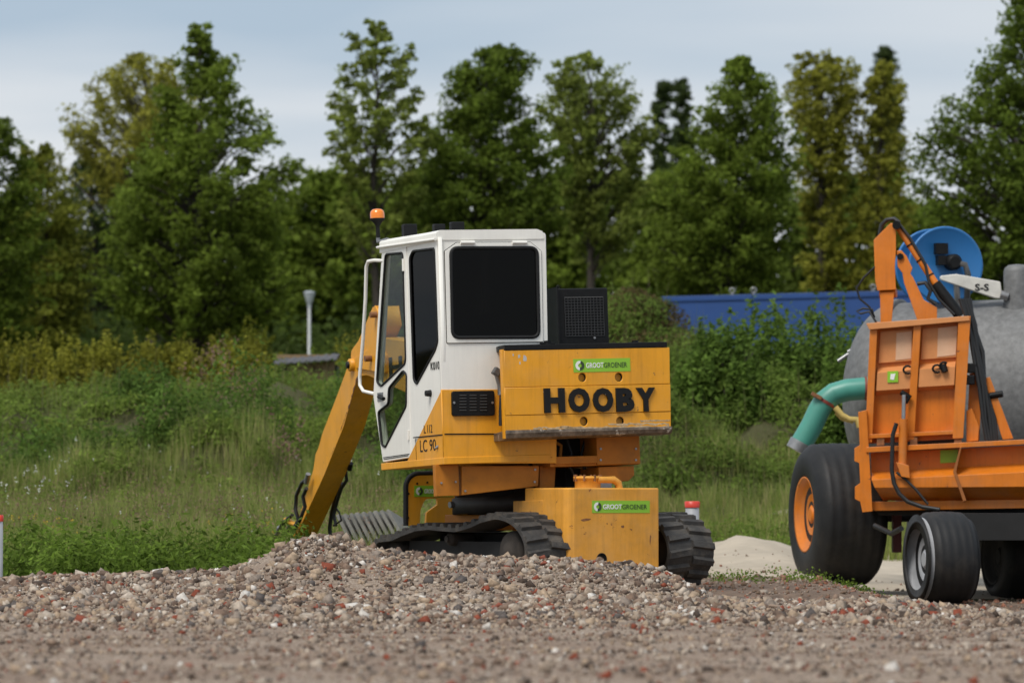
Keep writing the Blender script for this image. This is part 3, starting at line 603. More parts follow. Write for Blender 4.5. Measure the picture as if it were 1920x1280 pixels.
# --- frame under the platform
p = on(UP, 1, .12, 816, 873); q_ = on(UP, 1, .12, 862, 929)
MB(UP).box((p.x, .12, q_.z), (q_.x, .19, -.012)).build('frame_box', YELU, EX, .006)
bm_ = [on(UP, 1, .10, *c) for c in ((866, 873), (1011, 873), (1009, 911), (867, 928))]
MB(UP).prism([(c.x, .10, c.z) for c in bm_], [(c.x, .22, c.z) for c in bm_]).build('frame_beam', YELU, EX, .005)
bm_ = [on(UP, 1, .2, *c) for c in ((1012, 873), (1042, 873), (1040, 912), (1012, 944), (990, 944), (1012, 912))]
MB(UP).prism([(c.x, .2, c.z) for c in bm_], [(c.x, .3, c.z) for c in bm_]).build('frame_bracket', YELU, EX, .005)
for px_, py_ in ((1003, 880), (1002, 903), (872, 920)): p = on(UP, 1, .1, px_, py_); MB(UP).tube([(p.x, .10, p.z), (p.x, .09, p.z)], .011, 6).build('bolt', STEEL, EX)
for px_, py_ in ((854, 903), (827, 905)): p = on(UP, 1, .12, px_, py_); MB(UP).tube([(p.x, .12, p.z), (p.x, .11, p.z)], .010, 6).build('bolt', STEEL, EX)
MB(UP).lathe([(.55, -.44), (.62, -.44), (.62, -.30), (.56, -.28), (.56, -.07), (.3, -.07)], 40, Matrix.Translation((1.1, 1.05, 0))).build('slew_ring', mat('greasy_black', (.02, .017, .014), .6, var=.4, scale=12), EX)
MB(UP).box((.3, .55, -.30), (1.75, .60, -.07)).build('belly_plate', DARK, EX)

# --- undercarriage
UC = Matrix.Translation((xat(1007, 45.95), 45.95, .02)) @ Matrix.Rotation(R(30), 4, 'Z')
GA = .735; TW = .235
def track_path():
    P = []
    for a in np.linspace(-90, -268, 26): P.append((-.88 + .60 * math.copysign(abs(math.cos(R(a))) ** .92, math.cos(R(a))), .332 + .325 * math.sin(R(a))))
    for y_, z_ in ((-.66, .625), (-.45, .575), (-.2, .54), (.1, .55), (.3, .56), (.55, .545), (.80, .50), (1.0, .455)): P.append((y_, z_))
    for a in np.linspace(62, -85, 12): P.append((1.16 + .23 * math.cos(R(a)), .235 + .23 * math.sin(R(a))))
    for y_ in np.linspace(.95, -.8, 10): P.append((y_, .009))
    return P
def resample(P, n):
    P = np.array(P + [P[0]]); d = np.r_[0, np.cumsum(np.hypot(*np.diff(P, axis=0).T))]; s = np.linspace(0, d[-1], n + 1)[:-1]
    return np.stack([np.interp(s, d, P[:, 0]), np.interp(s, d, P[:, 1])], 1)
TP = resample(track_path(), 132)
TG = np.roll(TP, -1, 0) - np.roll(TP, 1, 0); TG /= np.linalg.norm(TG, axis=1)[:, None]; TN = np.stack([-TG[:, 1], TG[:, 0]], 1)
if ((TP[0] + TN[0] * .1 - np.array([0, .3])) ** 2).sum() < ((TP[0] - np.array([0, .3])) ** 2).sum(): TN = -TN
for sgn in (-1, 1):
    tk = MB(UC); n_ = len(TP); x0, x1 = sgn * GA - TW, sgn * GA + TW; vs_ = []; fs_ = []
    for i in range(n_):
        o_ = TP[i]; inn = TP[i] - TN[i] * .035
        vs_ += [(x0, *o_), (x1, *o_), (x1, *inn), (x0, *inn)]
    for i in range(n_):
        j = (i + 1) % n_
        for k in range(4): fs_.append((4 * i + k, 4 * i + (k + 1) % 4, 4 * j + (k + 1) % 4, 4 * j + k))
    tk.add(vs_, fs_)
    track = tk.build('track', TRACK, EX)
    lugs = MB(UC)
    for i in range(0, n_, 3):
        for row in (0, 1):
            c = i + (row * 1.5)
            def P3(x, s, h):
                f = (c + s) % n_; a = int(f) % n_; b_ = (a + 1) % n_; w = f - int(f); p = TP[a] * (1 - w) + TP[b_] * w + TN[a] * h; return (x, p[0], p[1])
            xa, xb = (x0 + .004, sgn * GA - .012) if row == 0 else (sgn * GA + .012, x1 - .004)
            sk0, sk1 = (0, .55) if row == 0 else (.55, 0)
            lugs.prism([P3(xa, -.75 + sk0, 0), P3(xb, -.75 + sk1, 0), P3(xb, .85 + sk1, 0), P3(xa, .85 + sk0, 0)],
                       [P3(xa, -.45 + sk0, .032), P3(xb, -.45 + sk1, .032), P3(xb, .5 + sk1, .032), P3(xa, .5 + sk0, .032)])
    lugs.build('tread_lugs', TRACK, track)
    X2 = Matrix.Rotation(R(90), 4, 'Y')
    MB(UC).box((sgn * GA - .07, -.95, .12), (sgn * GA + .07, .95, .42)).build('track_frame', DARK, track)
    for y_, z_, r_ in ((-1.0, .32, .20), (1.16, .235, .19), (-.62, .15, .1), (-.22, .15, .1), (.18, .15, .1), (.58, .15, .1), (.1, .44, .06)):
        MB(UC).lathe([(.03, -.16), (r_ * .5, -.15), (r_ * .55, -.13), (r_ * .9, -.13), (r_, -.10), (r_, .10), (r_ * .9, .13), (r_ * .55, .13), (.03, .16)], 28, Matrix.Translation((sgn * GA, y_, z_)) @ X2).build('roller', mat('muddy_steel', (.035, .028, .022), .85, var=.4, scale=10), track)
MB(UC).box((-.55, -.75, .22), (.55, .85, .50)).build('centre_frame', DARK, EX, .02)
p = on(UC, 1, -.55, 1000, 935)
MB(UC).box((-.62, -.62, .52), (.55, .62, .66)).build('centre_frame', YELU, EX, .01)
MB(UC).lathe([(.60, .64), (.62, .66), (.62, .78), (.5, .80)], 36).build('slew_base', mat('greasy_black', (.02,) * 3), EX)
# rear tank box between the tracks
yb = -1.52; ta = on(UC, 1, yb, 1064, 914); tb_ = on(UC, 1, yb, 1236, 1066)
xl, xr, zt, zb = ta.x, tb_.x, ta.z, .10
pl = [(xl + .07, yb), (xr, yb), (xr, yb + .75), (xl - .0, yb + .75), (xl - .0, yb + .07), (xl + .02, yb + .02)]
tnk = MB(UC).prism([(x_, y_, zb) for x_, y_ in pl], [(x_, y_, zt) for x_, y_ in pl]).build('rear_tank', YELD, EX, .015, 3)
hp = on(UC, 1, yb, 1128, 1047)
MB(UC).lathe([(.052, 0), (.052, .004), (.044, .006), (.044, -.0)], 20, Matrix.Translation((hp.x, yb - .001, hp.z)) @ Matrix.Rotation(R(90), 4, 'X')).build('socket', mat('socket_black', (.008, .006, .005), .9), tnk)
lo = on(UC, 0, xl, 985, 937)
MB(UC).prism([(xl - .004, yb + .42, zb + .15), (xr, yb + .42, zb + .15), (xr, yb + .95, zb + .15), (xl - .004, yb + .95, zb + .15)], [(xl - .004, yb + .42, lo.z), (xr, yb + .42, lo.z), (xr, yb + .95, lo.z - .01), (xl - .004, yb + .95, lo.z - .01)]).build('tank_step', YELD, tnk, .006)
c_ = on(UC, 1, yb + .30, 1102, 912)
MB(UC).lathe([(.115, zt - .01), (.115, zt + .075), (.128, zt + .08), (.128, zt + .10), (.10, zt + .105)], 24, Matrix.Translation((c_.x, yb + .30, 0))).build('filler_neck', YELD, tnk)
for a in np.linspace(0, 6.28, 9)[:-1]: MB(UC).tube([(c_.x + .12 * math.cos(a), yb + .30 + .12 * math.sin(a), zt + .06), (c_.x + .12 * math.cos(a), yb + .30 + .12 * math.sin(a), zt + .118)], .012, 6).build('bolt', RUST, tnk)
MB(UC).tube([on(UC, 1, yb + .2, *p) for p in ((1120, 899), (1138, 899), (1150, 899), (1159, 905), (1161, 916))], [.03, .03, .034, .034, .034], 12).build('elbow_pipe', YELD, tnk)
MB(UC).box((xr - .30, yb + .55, zt - .02), (xr - .16, yb + .65, zt + .05)).build('step_block', STEEL, tnk)
FB = frame((0, yb, 0), (1, 0, 0), (0, 0, 1), UC)
p, q_ = on(UC, 1, yb, 1110, 938), on(UC, 1, yb, 1218, 961); sticker(FB, p.x, q_.z, q_.x, p.z, tnk)
for pts in ([(1088, 974), (1098, 971), (1109, 972), (1104, 975), (1093, 977)], [(1164, 985), (1170, 984), (1170, 989), (1165, 989)], [(1180, 990), (1186, 992), (1184, 994)],
            [(1219, 1002), (1221, 1004), (1219, 1022), (1218, 1014)], [(1137, 979), (1140, 981), (1138, 983)]):
    plate('rust_patch', RUST, FB, rnd([(c.x, c.z) for c in (on(UC, 1, yb, *k) for k in pts)], .01), depth=.002, parent=tnk, n0=.0012)
# front guard plate with black rim
yf = 1.18; f_ = lambda pts: [(c.x, c.z) for c in (on(UC, 1, yf, *k) for k in pts)]
FF = frame((0, yf, 0), (1, 0, 0), (0, 0, 1), UC)
go = f_([(764, 985), (764, 910), (768, 898), (778, 890), (900, 887), (900, 985)])
gh = f_([(787, 985), (789, 955), (795, 940), (800, 935), (820, 934), (820, 946), (800, 960), (798, 985)])
gp = plate('front_guard', YEL, FF, rnd(go, [0, .02, .03, .04, 0, 0]), [rnd(gh, .01)], .03, .003, EX)
MB(FF).tube([(*c, -.02) for c in rnd(f_([(763, 985), (763, 908), (768, 896), (780, 888), (905, 885)]), [0, .02, .03, .04, 0])], .026, 10).build('guard_rim', RUB, gp)
p, q_ = f_([(776.5, 910)])[0], f_([(850, 931)])[0]; sticker(FF, p[0], q_[1], q_[0], p[1], gp)
for px_, py_ in ((782, 906), (801, 904), (766, 925), (765, 970)):
    p = f_([(px_, py_)])[0]; MB(FF).tube([(*p, 0), (*p, .006)], .010, 6).build('bolt', BLK, gp)
cl = [on(UC, 1, .3, *k) for k in ((843, 946), (905, 942))]
MB(UC).tube(cl, .030, 12).build('cylinder_rod', STEEL, EX)
p = on(UC, 1, .28, 886, 948); MB(UC).tube([(p.x - .03, .28, p.z - .03), (p.x + .13, .28, p.z - .03)], .06, 14).build('cylinder', BLK, EX)
# --- boom and dipper arm, in the machine's centre plane
YB0 = 4.9
def arm_pt(px, py, x): return on(UP, 0, x, px, py)
xa0, xa1 = .93, 1.155
up_pts = [(707, 574), (699, 577), (672, 640), (655, 680), (635, 735), (604, 815), (598, 838), (592, 852), (588, 880), (572, 935), (545, 1020), (540, 1060)]
dn_pts = [(530, 1075), (556, 1000), (581, 947), (608, 888), (644, 798), (673, 695), (690, 660), (712, 610)]
arm = [arm_pt(*p, xa0) for p in up_pts + dn_pts]
boom = empty('boom', (0, 0, 0)); boom.parent = EX
# outline in the side plane, and the plate-built box between the two side plates
AF = frame((xa0, 0, 0), (0, -1, 0), (0, 0, 1), UP)
am = [(-c.y, c.z) for c in arm]
plate('arm', YEL, AF, am, depth=xa1 - xa0, bevel=.006, parent=boom)
p = arm_pt(662, 684, xa0); ax_ = Matrix.Rotation(R(-90), 4, 'Y')
MB(UP).lathe([(.062, -.02), (.062, .05), (.05, .055), (.03, .056)], 20, Matrix.Translation((xa0 + .01, p.y, p.z)) @ ax_).build('pivot_boss', YEL, boom)
MB(UP).lathe([(.034, .0), (.034, .075), (.025, .08)], 16, Matrix.Translation((xa0 + .01, p.y, p.z)) @ ax_).build('pivot_pin', BLK, boom)
# boom from the machine's front to the arm's head, a deep plate-sided beam bearing the name
b0 = Vector((0, 1.45, .25)); pv = p
bo = [(-1.35, .05), (-1.35, .55), (-(1.35 + (pv.y - 1.35) * .45), pv.z + .10), (-(pv.y - .25), pv.z + .28), (-(pv.y + .12), pv.z + .14), (-(pv.y + .12), pv.z - .12), (-(pv.y - .35), pv.z - .12), (-(1.35 + (pv.y - 1.35) * .5), pv.z - .42)]
BF = frame((xa0 + .02, 0, 0), (0, -1, 0), (0, 0, 1), UP)
plate('boom_beam', YEL, BF, rnd(bo, .06), depth=.23, bevel=.006, parent=boom)
lu = sd([(727, 702)], xa0)[0]; lv = sd([(757, 672)], xa0)[0]
zc_ = (lu[1] + lv[1]) / 2
hk = [(lu[0] + .0, zc_ - .10, lu[0] + 2.1, zc_ + .10)]
text('lettering', LET, BF, 'HOOBY', hk[0], .004, .003, boom, .03)
# bared rust along the arm's rear edge
for c0_, c1_, w_ in (((672, 704), (655, 765), .05), ((652, 772), (640, 806), .035), ((628, 838), (622, 852), .02)):
    n_ = 12; e0, e1 = arm_pt(*c0_, xa0), arm_pt(*c1_, xa0); ed_ = [e0.lerp(e1, i / n_) for i in range(n_ + 1)]
    pts = [(-(c.y) - .012, c.z) for c in ed_] + [(-(c.y) - .012 - w_ * random.uniform(.2, 1), c.z - .01 * random.random()) for c in reversed(ed_)]
    plate('rust_streak', mat('arm_rust', (.13, .05, .025), .85, var=.4, scale=30), AF, pts, depth=.002, parent=boom, n0=.0012)
# head link and lugs above the pin
hl = [arm_pt(*k, xa0 - .01) for k in ((703, 572), (712, 590), (706, 650), (722, 665), (722, 700), (668, 690), (664, 672), (690, 655), (697, 620), (695, 585))]
plate('head_link', YEL, frame((xa0 - .012, 0, 0), (0, -1, 0), (0, 0, 1), UP), rnd([(-c.y, c.z) for c in hl], .02), depth=.05, bevel=.004, parent=boom)
for k in ((693, 672), (703, 590)):
    c = arm_pt(*k, xa0 - .03); MB(UP).tube([(xa0 - .08, c.y, c.z), (xa0 + .02, c.y, c.z)], .03, 12).build('link_pin', RUST, boom)
# hoses and fittings at the arm's foot
def hz(pts, r, x, name='hose', m=HOSE): return MB(UP).tube([on(UP, 0, x, *k) for k in pts], r, 8).build(name, m, boom)
hz([(576, 897), (566, 905), (556, 928), (554, 955), (560, 975), (550, 990)], .020, xa0 - .06)
hz([(575, 915), (568, 930), (572, 950), (562, 975), (548, 1000)], .020, xa0 - .09)
hz([(548, 965), (530, 980), (520, 1000), (505, 1022), (490, 1044)], .020, xa0 - .05)
hz([(545, 985), (535, 1000), (528, 1020)], .024, xa0 - .03)
hz([(578, 888), (574, 905)], .026, xa0 - .06, 'fitting', STEEL)
hz([(524, 988), (520, 1000)], .026, xa0 - .05, 'fitting', STEEL)
hz([(536, 975), (560, 985)], .03, xa0 - .02, 'hose_clamp', YEL)
xr_ = xa1 + .02
hz([(655, 860), (648, 880), (650, 900), (640, 915), (632, 940), (626, 965), (630, 985)], .018, xr_)
hz([(640, 905), (630, 930), (622, 960), (618, 990), (620, 1010)], .022, xr_ + .05)
hz([(628, 950), (636, 960), (640, 975), (625, 985)], .010, xr_)
hz([(658, 868), (655, 880)], .026, xr_, 'fitting', BLK)
# ------------------------------------------------------------------ wheels
def wheel(parent, c, D, Wd, rim, yaw, rimmat, grooves=6):
    """ribbed wheel; c its centre, axis horizontal"""
    M = Matrix.Translation(c) @ Matrix.Rotation(yaw, 4, 'Z') @ Matrix.Rotation(R(-90), 4, 'Y')     # local z points to the machine's left
    r, h = D / 2, Wd / 2; w = MB(M); pr = [(rim / 2 - .02, h - .09), (rim / 2, h - .02), (rim / 2 + .04, h), (r - .17, h + .005), (r - .09, h - .02), (r - .035, h - .07)]
    sp_ = np.linspace(h - .10, -h + .10, grooves * 4 + 1)
    for i, z_ in enumerate(sp_): pr.append((r - (.008 if i % 4 in (2,) else 0) - .022 * (z_ / h) ** 2, z_))
    pr += [(r - .035, -h + .07), (r - .09, -h + .02), (r - .17, -h), (rim / 2, -h + .02), (rim / 2 - .02, -h + .09)]
    t_ = w.lathe(pr, 72).build('tyre', TYRE, parent)
    rm = MB(M).lathe([(.05, h - .10), (rim * .16, h - .10), (rim * .2, h - .08), (rim * .36, h - .10), (rim * .42, h - .07), (rim / 2 - .03, h - .055), (rim / 2 - .01, h - .015), (rim / 2 + .012, h - .005), (rim / 2 + .012, -h + .05), (.05, -h + .08)], 56).build('rim', rimmat, t_)
    hb = MB(M).lathe([(.10, h - .2), (.10, h - .09), (.07, h - .07)], 20)
    for a in np.linspace(0, 6.28, 9)[:-1]: hb.tube([(rim * .27 * math.cos(a), rim * .27 * math.sin(a), h - .15), (rim * .27 * math.cos(a), rim * .27 * math.sin(a), h - .09)], .016, 6)
    hb.build('hub', rimmat, t_); return t_
# ------------------------------------------------------------------ slurry tanker
YT = 55.0; k_ = YT / FPX
tp = lambda px, py, dy=0.: at(px, py, YT + dy)
TK = empty('slurry_tanker', tp(1800, 1095).xy.to_3d() + Vector((0, 0, -.2)), 'grey galvanised slurry tanker with sea-green suction pipe behind the orange hopper', 'tanker')
axis = Vector((.93, -.30, .02)).normalized(); c0 = tp(1690, 752, 1.4); Rt = 1.10
ez = axis; ex = Vector((0, 0, 1)).cross(ez).normalized(); ey = ez.cross(ex)
TM = Matrix(((ex.x, ey.x, ez.x, c0.x), (ex.y, ey.y, ez.y, c0.y), (ex.z, ey.z, ez.z, c0.z), (0, 0, 0, 1)))
dish = [(.02, -.62)] + [(Rt * math.sin(a), -.02 - .60 * math.cos(a)) for a in np.linspace(.12, 1.57, 12)]
MB(TM).lathe(dish + [(Rt, 0), (Rt, 3.4), (Rt * .7, 3.9)], 64).build('tank', GALV, TK)
MB(TM).lathe([(Rt + .0, -.03), (Rt + .045, -.03), (Rt + .045, .03), (Rt, .03)], 64).build('tank_flange', GALV, TK)
for px_, py_ in ((1581, 672), (1600, 655)):
    p = tp(px_, py_, 1.2); MB().tube([p + Vector((-.06, 0, -.03)), p + Vector((.06, 0, .05))], .022, 8).build('flange_clamp', STEEL, TK)
p = tp(1908, 560, .6); q0 = tp(1908, 497, .6)
MB().lathe([(.155, p.z - .3), (.155, q0.z - .07), (.14, q0.z - .03), (.10, q0.z), (.02, q0.z + .01)], 32, Matrix.Translation((p.x, p.y, 0))).build('manhole_dome', GALV, TK)
p = tp(1893, 700, .2); MB().tube([tp(1895, 672, .1), tp(1898, 830, .1)], .05, 12).build('stand_pipe', GALV, TK)
MB().tube([tp(1880, 668, .05), tp(1908, 664, .05)], .02, 8).build('valve_handle', RUST, TK)
# sea-green suction pipe
path = [(1650, 727), (1620, 728), (1588, 731), (1564, 738), (1546, 752), (1535, 770), (1522, 798), (1500, 836)]
sp_ = MB().tube([tp(*k, .2 + i * .0) for i, k in enumerate(path)], .122, 22).build('suction_pipe', TEAL, TK)
MB().tube([tp(1503, 829, .2), tp(1494, 845, .2)], [.132, .128], 22).build('pipe_coupling', STEEL, sp_)
for a_, b_ in (((1547, 750), (1544, 755)), ((1621, 728), (1625, 728))):
    MB().tube([tp(*a_, .2), tp(*b_, .2)], .130, 22).build('pipe_clamp', mat('red_brown_clamp', (.22, .04, .025), .6), sp_)
p = tp(1531, 742, .1); MB().box((-.06, -.05, -.02), (.06, .05, .02), Matrix.Translation(p) @ Matrix.Rotation(.5, 4, 'Y')).build('clamp_bolt', RUST, sp_)
MB().tube([tp(*k, .1) for k in ((1566, 763), (1578, 778), (1592, 786), (1606, 786), (1612, 800))], .035, 8).tube([tp(*k, .14) for k in ((1568, 772), (1580, 784), (1600, 789))], .03, 8).build('strap', mat('yellow_webbing', (.55, .40, .12), .8), TK)
# blue hose reel
cr_ = tp(1768, 498, .9); RX = Matrix.Translation(cr_) @ Matrix.Rotation(R(12), 4, 'Z') @ Matrix.Rotation(R(90), 4, 'X')     # local z faces the camera
Rr = 71 * (YT + .9) / FPX
reel = empty('hose_reel', (0, 0, 0)); reel.parent = TK
for z0 in (.10, -.42):
    MB(RX).lathe([(.03, z0 - .012), (Rr - .02, z0 - .012), (Rr, z0 - .03), (Rr + .012, z0), (Rr, z0 + .03), (Rr - .02, z0 + .012), (.03, z0 + .012)], 56).build('flange', BLUE, reel)
MB(RX).lathe([(.16, -.42), (.16, .10)], 32).build('drum', BLUE, reel)
MB(RX).lathe([(.09, .10), (.09, .24), (.06, .27)], 20, Matrix.Translation((.06, .03, 0))).build('hub_motor', BLK, reel)
MB(RX).tube([(.06, .03, .22), (.18, .0, .25), (.22, -.1, .22), (.23, -.40, .15)], .035, 10).build('hose_elbow', GREYP, reel)
MB(RX).box((-.14, .12, .1), (.0, .24, .2)).box((-.12, .0, .1), (-.02, .10, .22)).build('valve_block', BLK, reel)
# white carrying arm
wf = frame(tp(1800, 540, .55), (1, 0, 0), (0, 0, 1)); o_ = tp(1800, 540, .55)
wp = [(tp(*k, .55).x - o_.x, tp(*k, .55).z - o_.z) for k in ((1763, 517), (1793, 513.5), (1876, 528), (1880, 560), (1866, 559), (1763, 524))]
ar = plate('reel_arm', mat('off_white_paint', (.66, .64, .58), .5, dirt=.3), wf, rnd(wp, .02), depth=.10, bevel=.008, parent=TK)
a_, b_ = [(tp(*k, .55).x - o_.x, tp(*k, .55).z - o_.z) for k in ((1828, 545), (1854, 532))]
text('lettering', LET, wf, 'S-S', (a_[0], a_[1], b_[0], b_[1]), .003, .003, ar, .02)
MB().tube([tp(1876, 552, .5), tp(1890, 556, .5)], .05, 12).build('arm_pivot', STEEL, ar)
MB().tube([tp(1792, 515, .6), tp(1795, 560, .6), tp(1797, 600, .8)], .035, 10).build('reel_post', STEEL, TK)
# tanker chassis and grey-rimmed wheel
c2 = at(1768, 1048, 49.2); gz = float(height(c2.x, 49.2)); D2 = 2 * (c2.z - gz) + .02
wheel(TK, c2, D2, .54, D2 * .85, R(14), mat('grey_rim_paint', (.48, .49, .51), .4, metal=.3), 4)
c3 = at(1905, 1043, 52.5); wheel(TK, c3, D2 * 1.05, .54, D2 * .6, R(14), DARK, 4)
MB().box((at(1840, 1000, 53.2).x, 53.2, at(1840, 1066, 53.2).z), (at(2100, 1000, 53.2).x, 54.6, at(1840, 1005, 53.2).z)).build('axle_housing', DARK, TK, .03)
MB().box((c2.x + .1, 49.9, at(1766, 1012, 50).z), (c2.x + 3, 55, at(1766, 962, 50).z)).build('chassis', DARK, TK)
MB().tube([at(1800, 993, 50.6), at(2050, 992, 50.4)], .022, 8).build('red_bar', REDP, TK)
MB().tube([at(1640, 985, 52.4), at(1672, 1000, 52.2), at(1690, 990, 52)], .03, 8).build('brake_hose', HOSE, TK); MB().tube([at(1745, 975, 50.5), at(1790, 985, 50.5), at(1812, 1003, 50.5)], .02, 8).build('brake_hose', HOSE, TK)
MB().box((at(1672, 1000, 53.5).x, 53.3, at(1672, 1035, 53.5).z), (at(1688, 1000, 53.5).x, 53.5, at(1672, 965, 53.5).z)).build('bracket', mat('dark_red_paint', (.10, .02, .02), .6), TK)

# ------------------------------------------------------------------ orange hopper trailer with loading crane
def yh(px): return 52.6 - (px - 1605) * .0016
def H(px, py, d=0.): return at(px, py, yh(px) + d)
HP = empty('hopper_trailer', H(1740, 1095).xy.to_3d() + Vector((0, 0, -.2)), 'orange steel hopper trailer with ribbed tailgate, loading crane and orange-rimmed wheel', 'trailer')
def panel(name, pts, d0, d1, m=ORA, parent=HP, bevel=.004):
    """solid between depth offsets d0 (near) and d1 (far)"""
    return MB().prism([H(*k, d0) for k in pts], [H(*k, d1) for k in pts]).build(name, m, parent, bevel)
tgt = empty('tailgate', (0, 0, 0)); tgt.parent = HP
panel('sheet', [(1634, 612), (1816, 596), (1800, 822), (1622, 832)], .08, .12, ORA, tgt, 0)
panel('top_flange', [(1624, 606), (1817, 592), (1818, 601), (1630, 618)], -.09, .12, ORAP, tgt)
panel('post', [(1631, 616), (1645, 615), (1635, 829), (1622, 830)], -.05, .08, ORA, tgt)
panel('post', [(1797, 600), (1820, 592), (1806, 821), (1786, 822)], -.07, .08, ORA, tgt)
panel('rib', [(1713, 610), (1727, 609), (1714, 824), (1700, 825)], -.05, .08, ORA, tgt)
for xa_, xb_, xc_, xd_ in ((1650, 1711, 1645, 1708), (1729, 1796, 1724, 1791)):
    t0 = 690 - (xa_ - 1650) * .085
    panel('recess_panel', [(xa_ + 1, 622 - (xa_ - 1650) * .07), (xb_, 617 - (xa_ - 1650) * .07), (xd_ + 2, t0 - 14), (xc_ + 2, t0 - 9)], .05, .08, ORAP, tgt)
    tp0 = [H(xc_ + 1, t0, .08), H(xd_ + 1, t0 - 6, .08), H(xd_, t0 + 4, -.03), H(xc_, t0 + 9, -.03), H(xd_ - 2, t0 + 38, -.03), H(xc_ - 2, t0 + 42, -.03), H(xd_ - 3, t0 + 46, .08), H(xc_ - 3, t0 + 51, .08)]
    MB().add(tp0, [(0, 1, 2, 3), (3, 2, 4, 5), (5, 4, 6, 7), (0, 3, 5, 7), (1, 6, 4, 2)]).build('pressed_band', ORAP, tgt)
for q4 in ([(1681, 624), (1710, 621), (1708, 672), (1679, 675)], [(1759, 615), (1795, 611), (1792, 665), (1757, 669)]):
    panel('pale_patch', q4, .044, .05, mat('peach_paint', (.68, .43, .27), .5, var=.08, dirt=.3, dirtcol=(.62, .3, .12)), tgt, 0)  # paler peach rectangle on the right of each upper panel
panel('bottom_flange', [(1628, 814), (1800, 806), (1800, 813), (1626, 822)], -.06, .08, ORA, tgt)
def dec(px, py, w, h):
    s_ = panel('sticker', [(px, py), (px + w, py - 1), (px + w, py + h), (px, py + h + 1)], -.042, -.036, GREEN, tgt, 0)
    panel('emblem', [(px + w * .3, py + h * .25), (px + w * .75, py + h * .2), (px + w * .6, py + h * .8), (px + w * .25, py + h * .75)], -.046, -.042, WHT, s_, 0)
dec(1664, 696, 20, 20)
panel('sticker', [(1763, 844), (1796, 842), (1796, 866), (1763, 868)], .062, .066, GREEN, HP, 0)
for px_, py_ in ((1702, 693), (1757, 691), (1770, 686)):
    a0 = H(px_, py_, -.06); MB().tube([a0 + Vector((.045 * math.cos(a), 0, .04 * math.sin(a))) for a in np.linspace(.8, 5.4, 9)], .012, 6).build('hook', BLK, tgt)
MB().tube([H(1768, 683, -.05), H(1772, 697, -.06)], .035, 6).build('hook_bracket', BLK, tgt)
# trough
panel('side_frame', [(1609, 772), (1625, 768), (1636, 958), (1617, 960), (1613, 940), (1603, 935), (1603, 912), (1613, 905), (1611, 868), (1602, 864), (1602, 840), (1612, 834)], -.10, .0, ORA)
panel('rail', [(1624, 838), (1930, 823), (1930, 832), (1624, 848)], -.12, .06)
panel('trough_wall', [(1632, 848), (1930, 834), (1930, 872), (1634, 888)], .07, .11)
MB().add([H(1634, 884, .08), H(1930, 868, .08), H(1930, 884, -.16), H(1634, 899, -.16), H(1930, 912, -.16), H(1640, 914, -.16), H(1930, 940, .10), H(1656, 938, .10), H(1656, 938, .5), H(1930, 940, .5), H(1930, 868, .5), H(1634, 884, .5)],
         [(0, 1, 2, 3), (3, 2, 4, 5), (5, 4, 6, 7), (7, 6, 9, 8), (0, 3, 5, 7, 8, 11), (1, 10, 9, 6, 4, 2), (0, 11, 10, 1)]).build('trough', ORA, HP, .004)
panel('trough_divider', [(1787, 884), (1800, 838), (1803, 838), (1793, 884), (1812, 938), (1806, 940)], -.175, .06, mat('dark_orange_edge', (.30, .10, .02), .6))
panel('base_rail', [(1625, 940), (1930, 936), (1930, 952), (1640, 957), (1632, 957)], .02, .35)
panel('underframe', [(1640, 957), (1930, 952), (1930, 962), (1650, 966)], .2, .8, DARK)
panel('rear_wall', [(1640, 700), (1800, 690), (1800, 930), (1640, 930)], .55, .6, mat('dark_steel', (.05, .04, .035), .7))  # near-black brown sheet behind the trough
for px_ in (1644, 1706, 1789): panel('hinge', [(px_, 820), (px_ + 14, 819), (px_ + 14, 834), (px_, 835)], -.05, .05, RUST)
# ram and hose on the tailgate
MB().tube([H(1694, 785, -.16), H(1692, 872, -.16)], .045, 12).build('ram_cylinder', ORA, HP)
MB().tube([H(1695, 740, -.14), H(1694, 786, -.16)], .022, 10).build('ram_rod', STEEL, HP)
panel('ram_bracket', [(1680, 866), (1704, 872), (1706, 896), (1690, 893)], -.24, -.15, ORA)
MB().tube([H(1690, 735, -.1), H(1705, 744, -.1), H(1697, 754, -.1)], .03, 8).build('ram_clevis', BLK, HP)
MB().tube([H(*k, -.22) for k in ((1681, 793), (1674, 815), (1673, 845), (1672, 880), (1676, 905), (1686, 925), (1702, 940), (1730, 950), (1762, 955))], .023, 10).build('hose', HOSE, HP)
MB().tube([H(*k, -.20) for k in ((1681, 885), (1700, 900), (1718, 918), (1740, 945))], .014, 8).build('hose', HOSE, HP)
# struts and hoses right of the tailgate
panel('strut', [(1843, 710), (1856, 706), (1900, 822), (1880, 824)], .1, .2, ORA)
panel('upright', [(1818, 700), (1842, 696), (1836, 830), (1812, 832)], .12, .3, ORA)
panel('gusset', [(1812, 770), (1822, 765), (1836, 800), (1834, 826), (1812, 828)], .02, .1, ORA)
for off in (0, 5, 9, 14, 18):
    MB().tube([H(*k, .0 + off * .004) for k in ((1800 + off, 560), (1817 + off * .6 + 3 * math.sin(off), 610), (1824 + off * .8 - 4 * math.sin(off * 2.), 660), (1836 + off * .7 + 5 * math.sin(off * 3.), 725), (1843 + off + 4 * math.sin(off * 5.), 785), (1850 + off, 826))], .020 + .002 * (off % 4), 8).build('hose', HOSE, HP)
for k in ((1822, 690), (1818, 712)): MB().box((-.05, -.05, -.05), (.05, .05, .05), Matrix.Translation(H(*k, .02))).build('valve', BLK, HP, .01)
MB().tube([H(1856, 742, .1), H(1880, 738, .1)], .035, 8).build('coupling', BLK, HP)
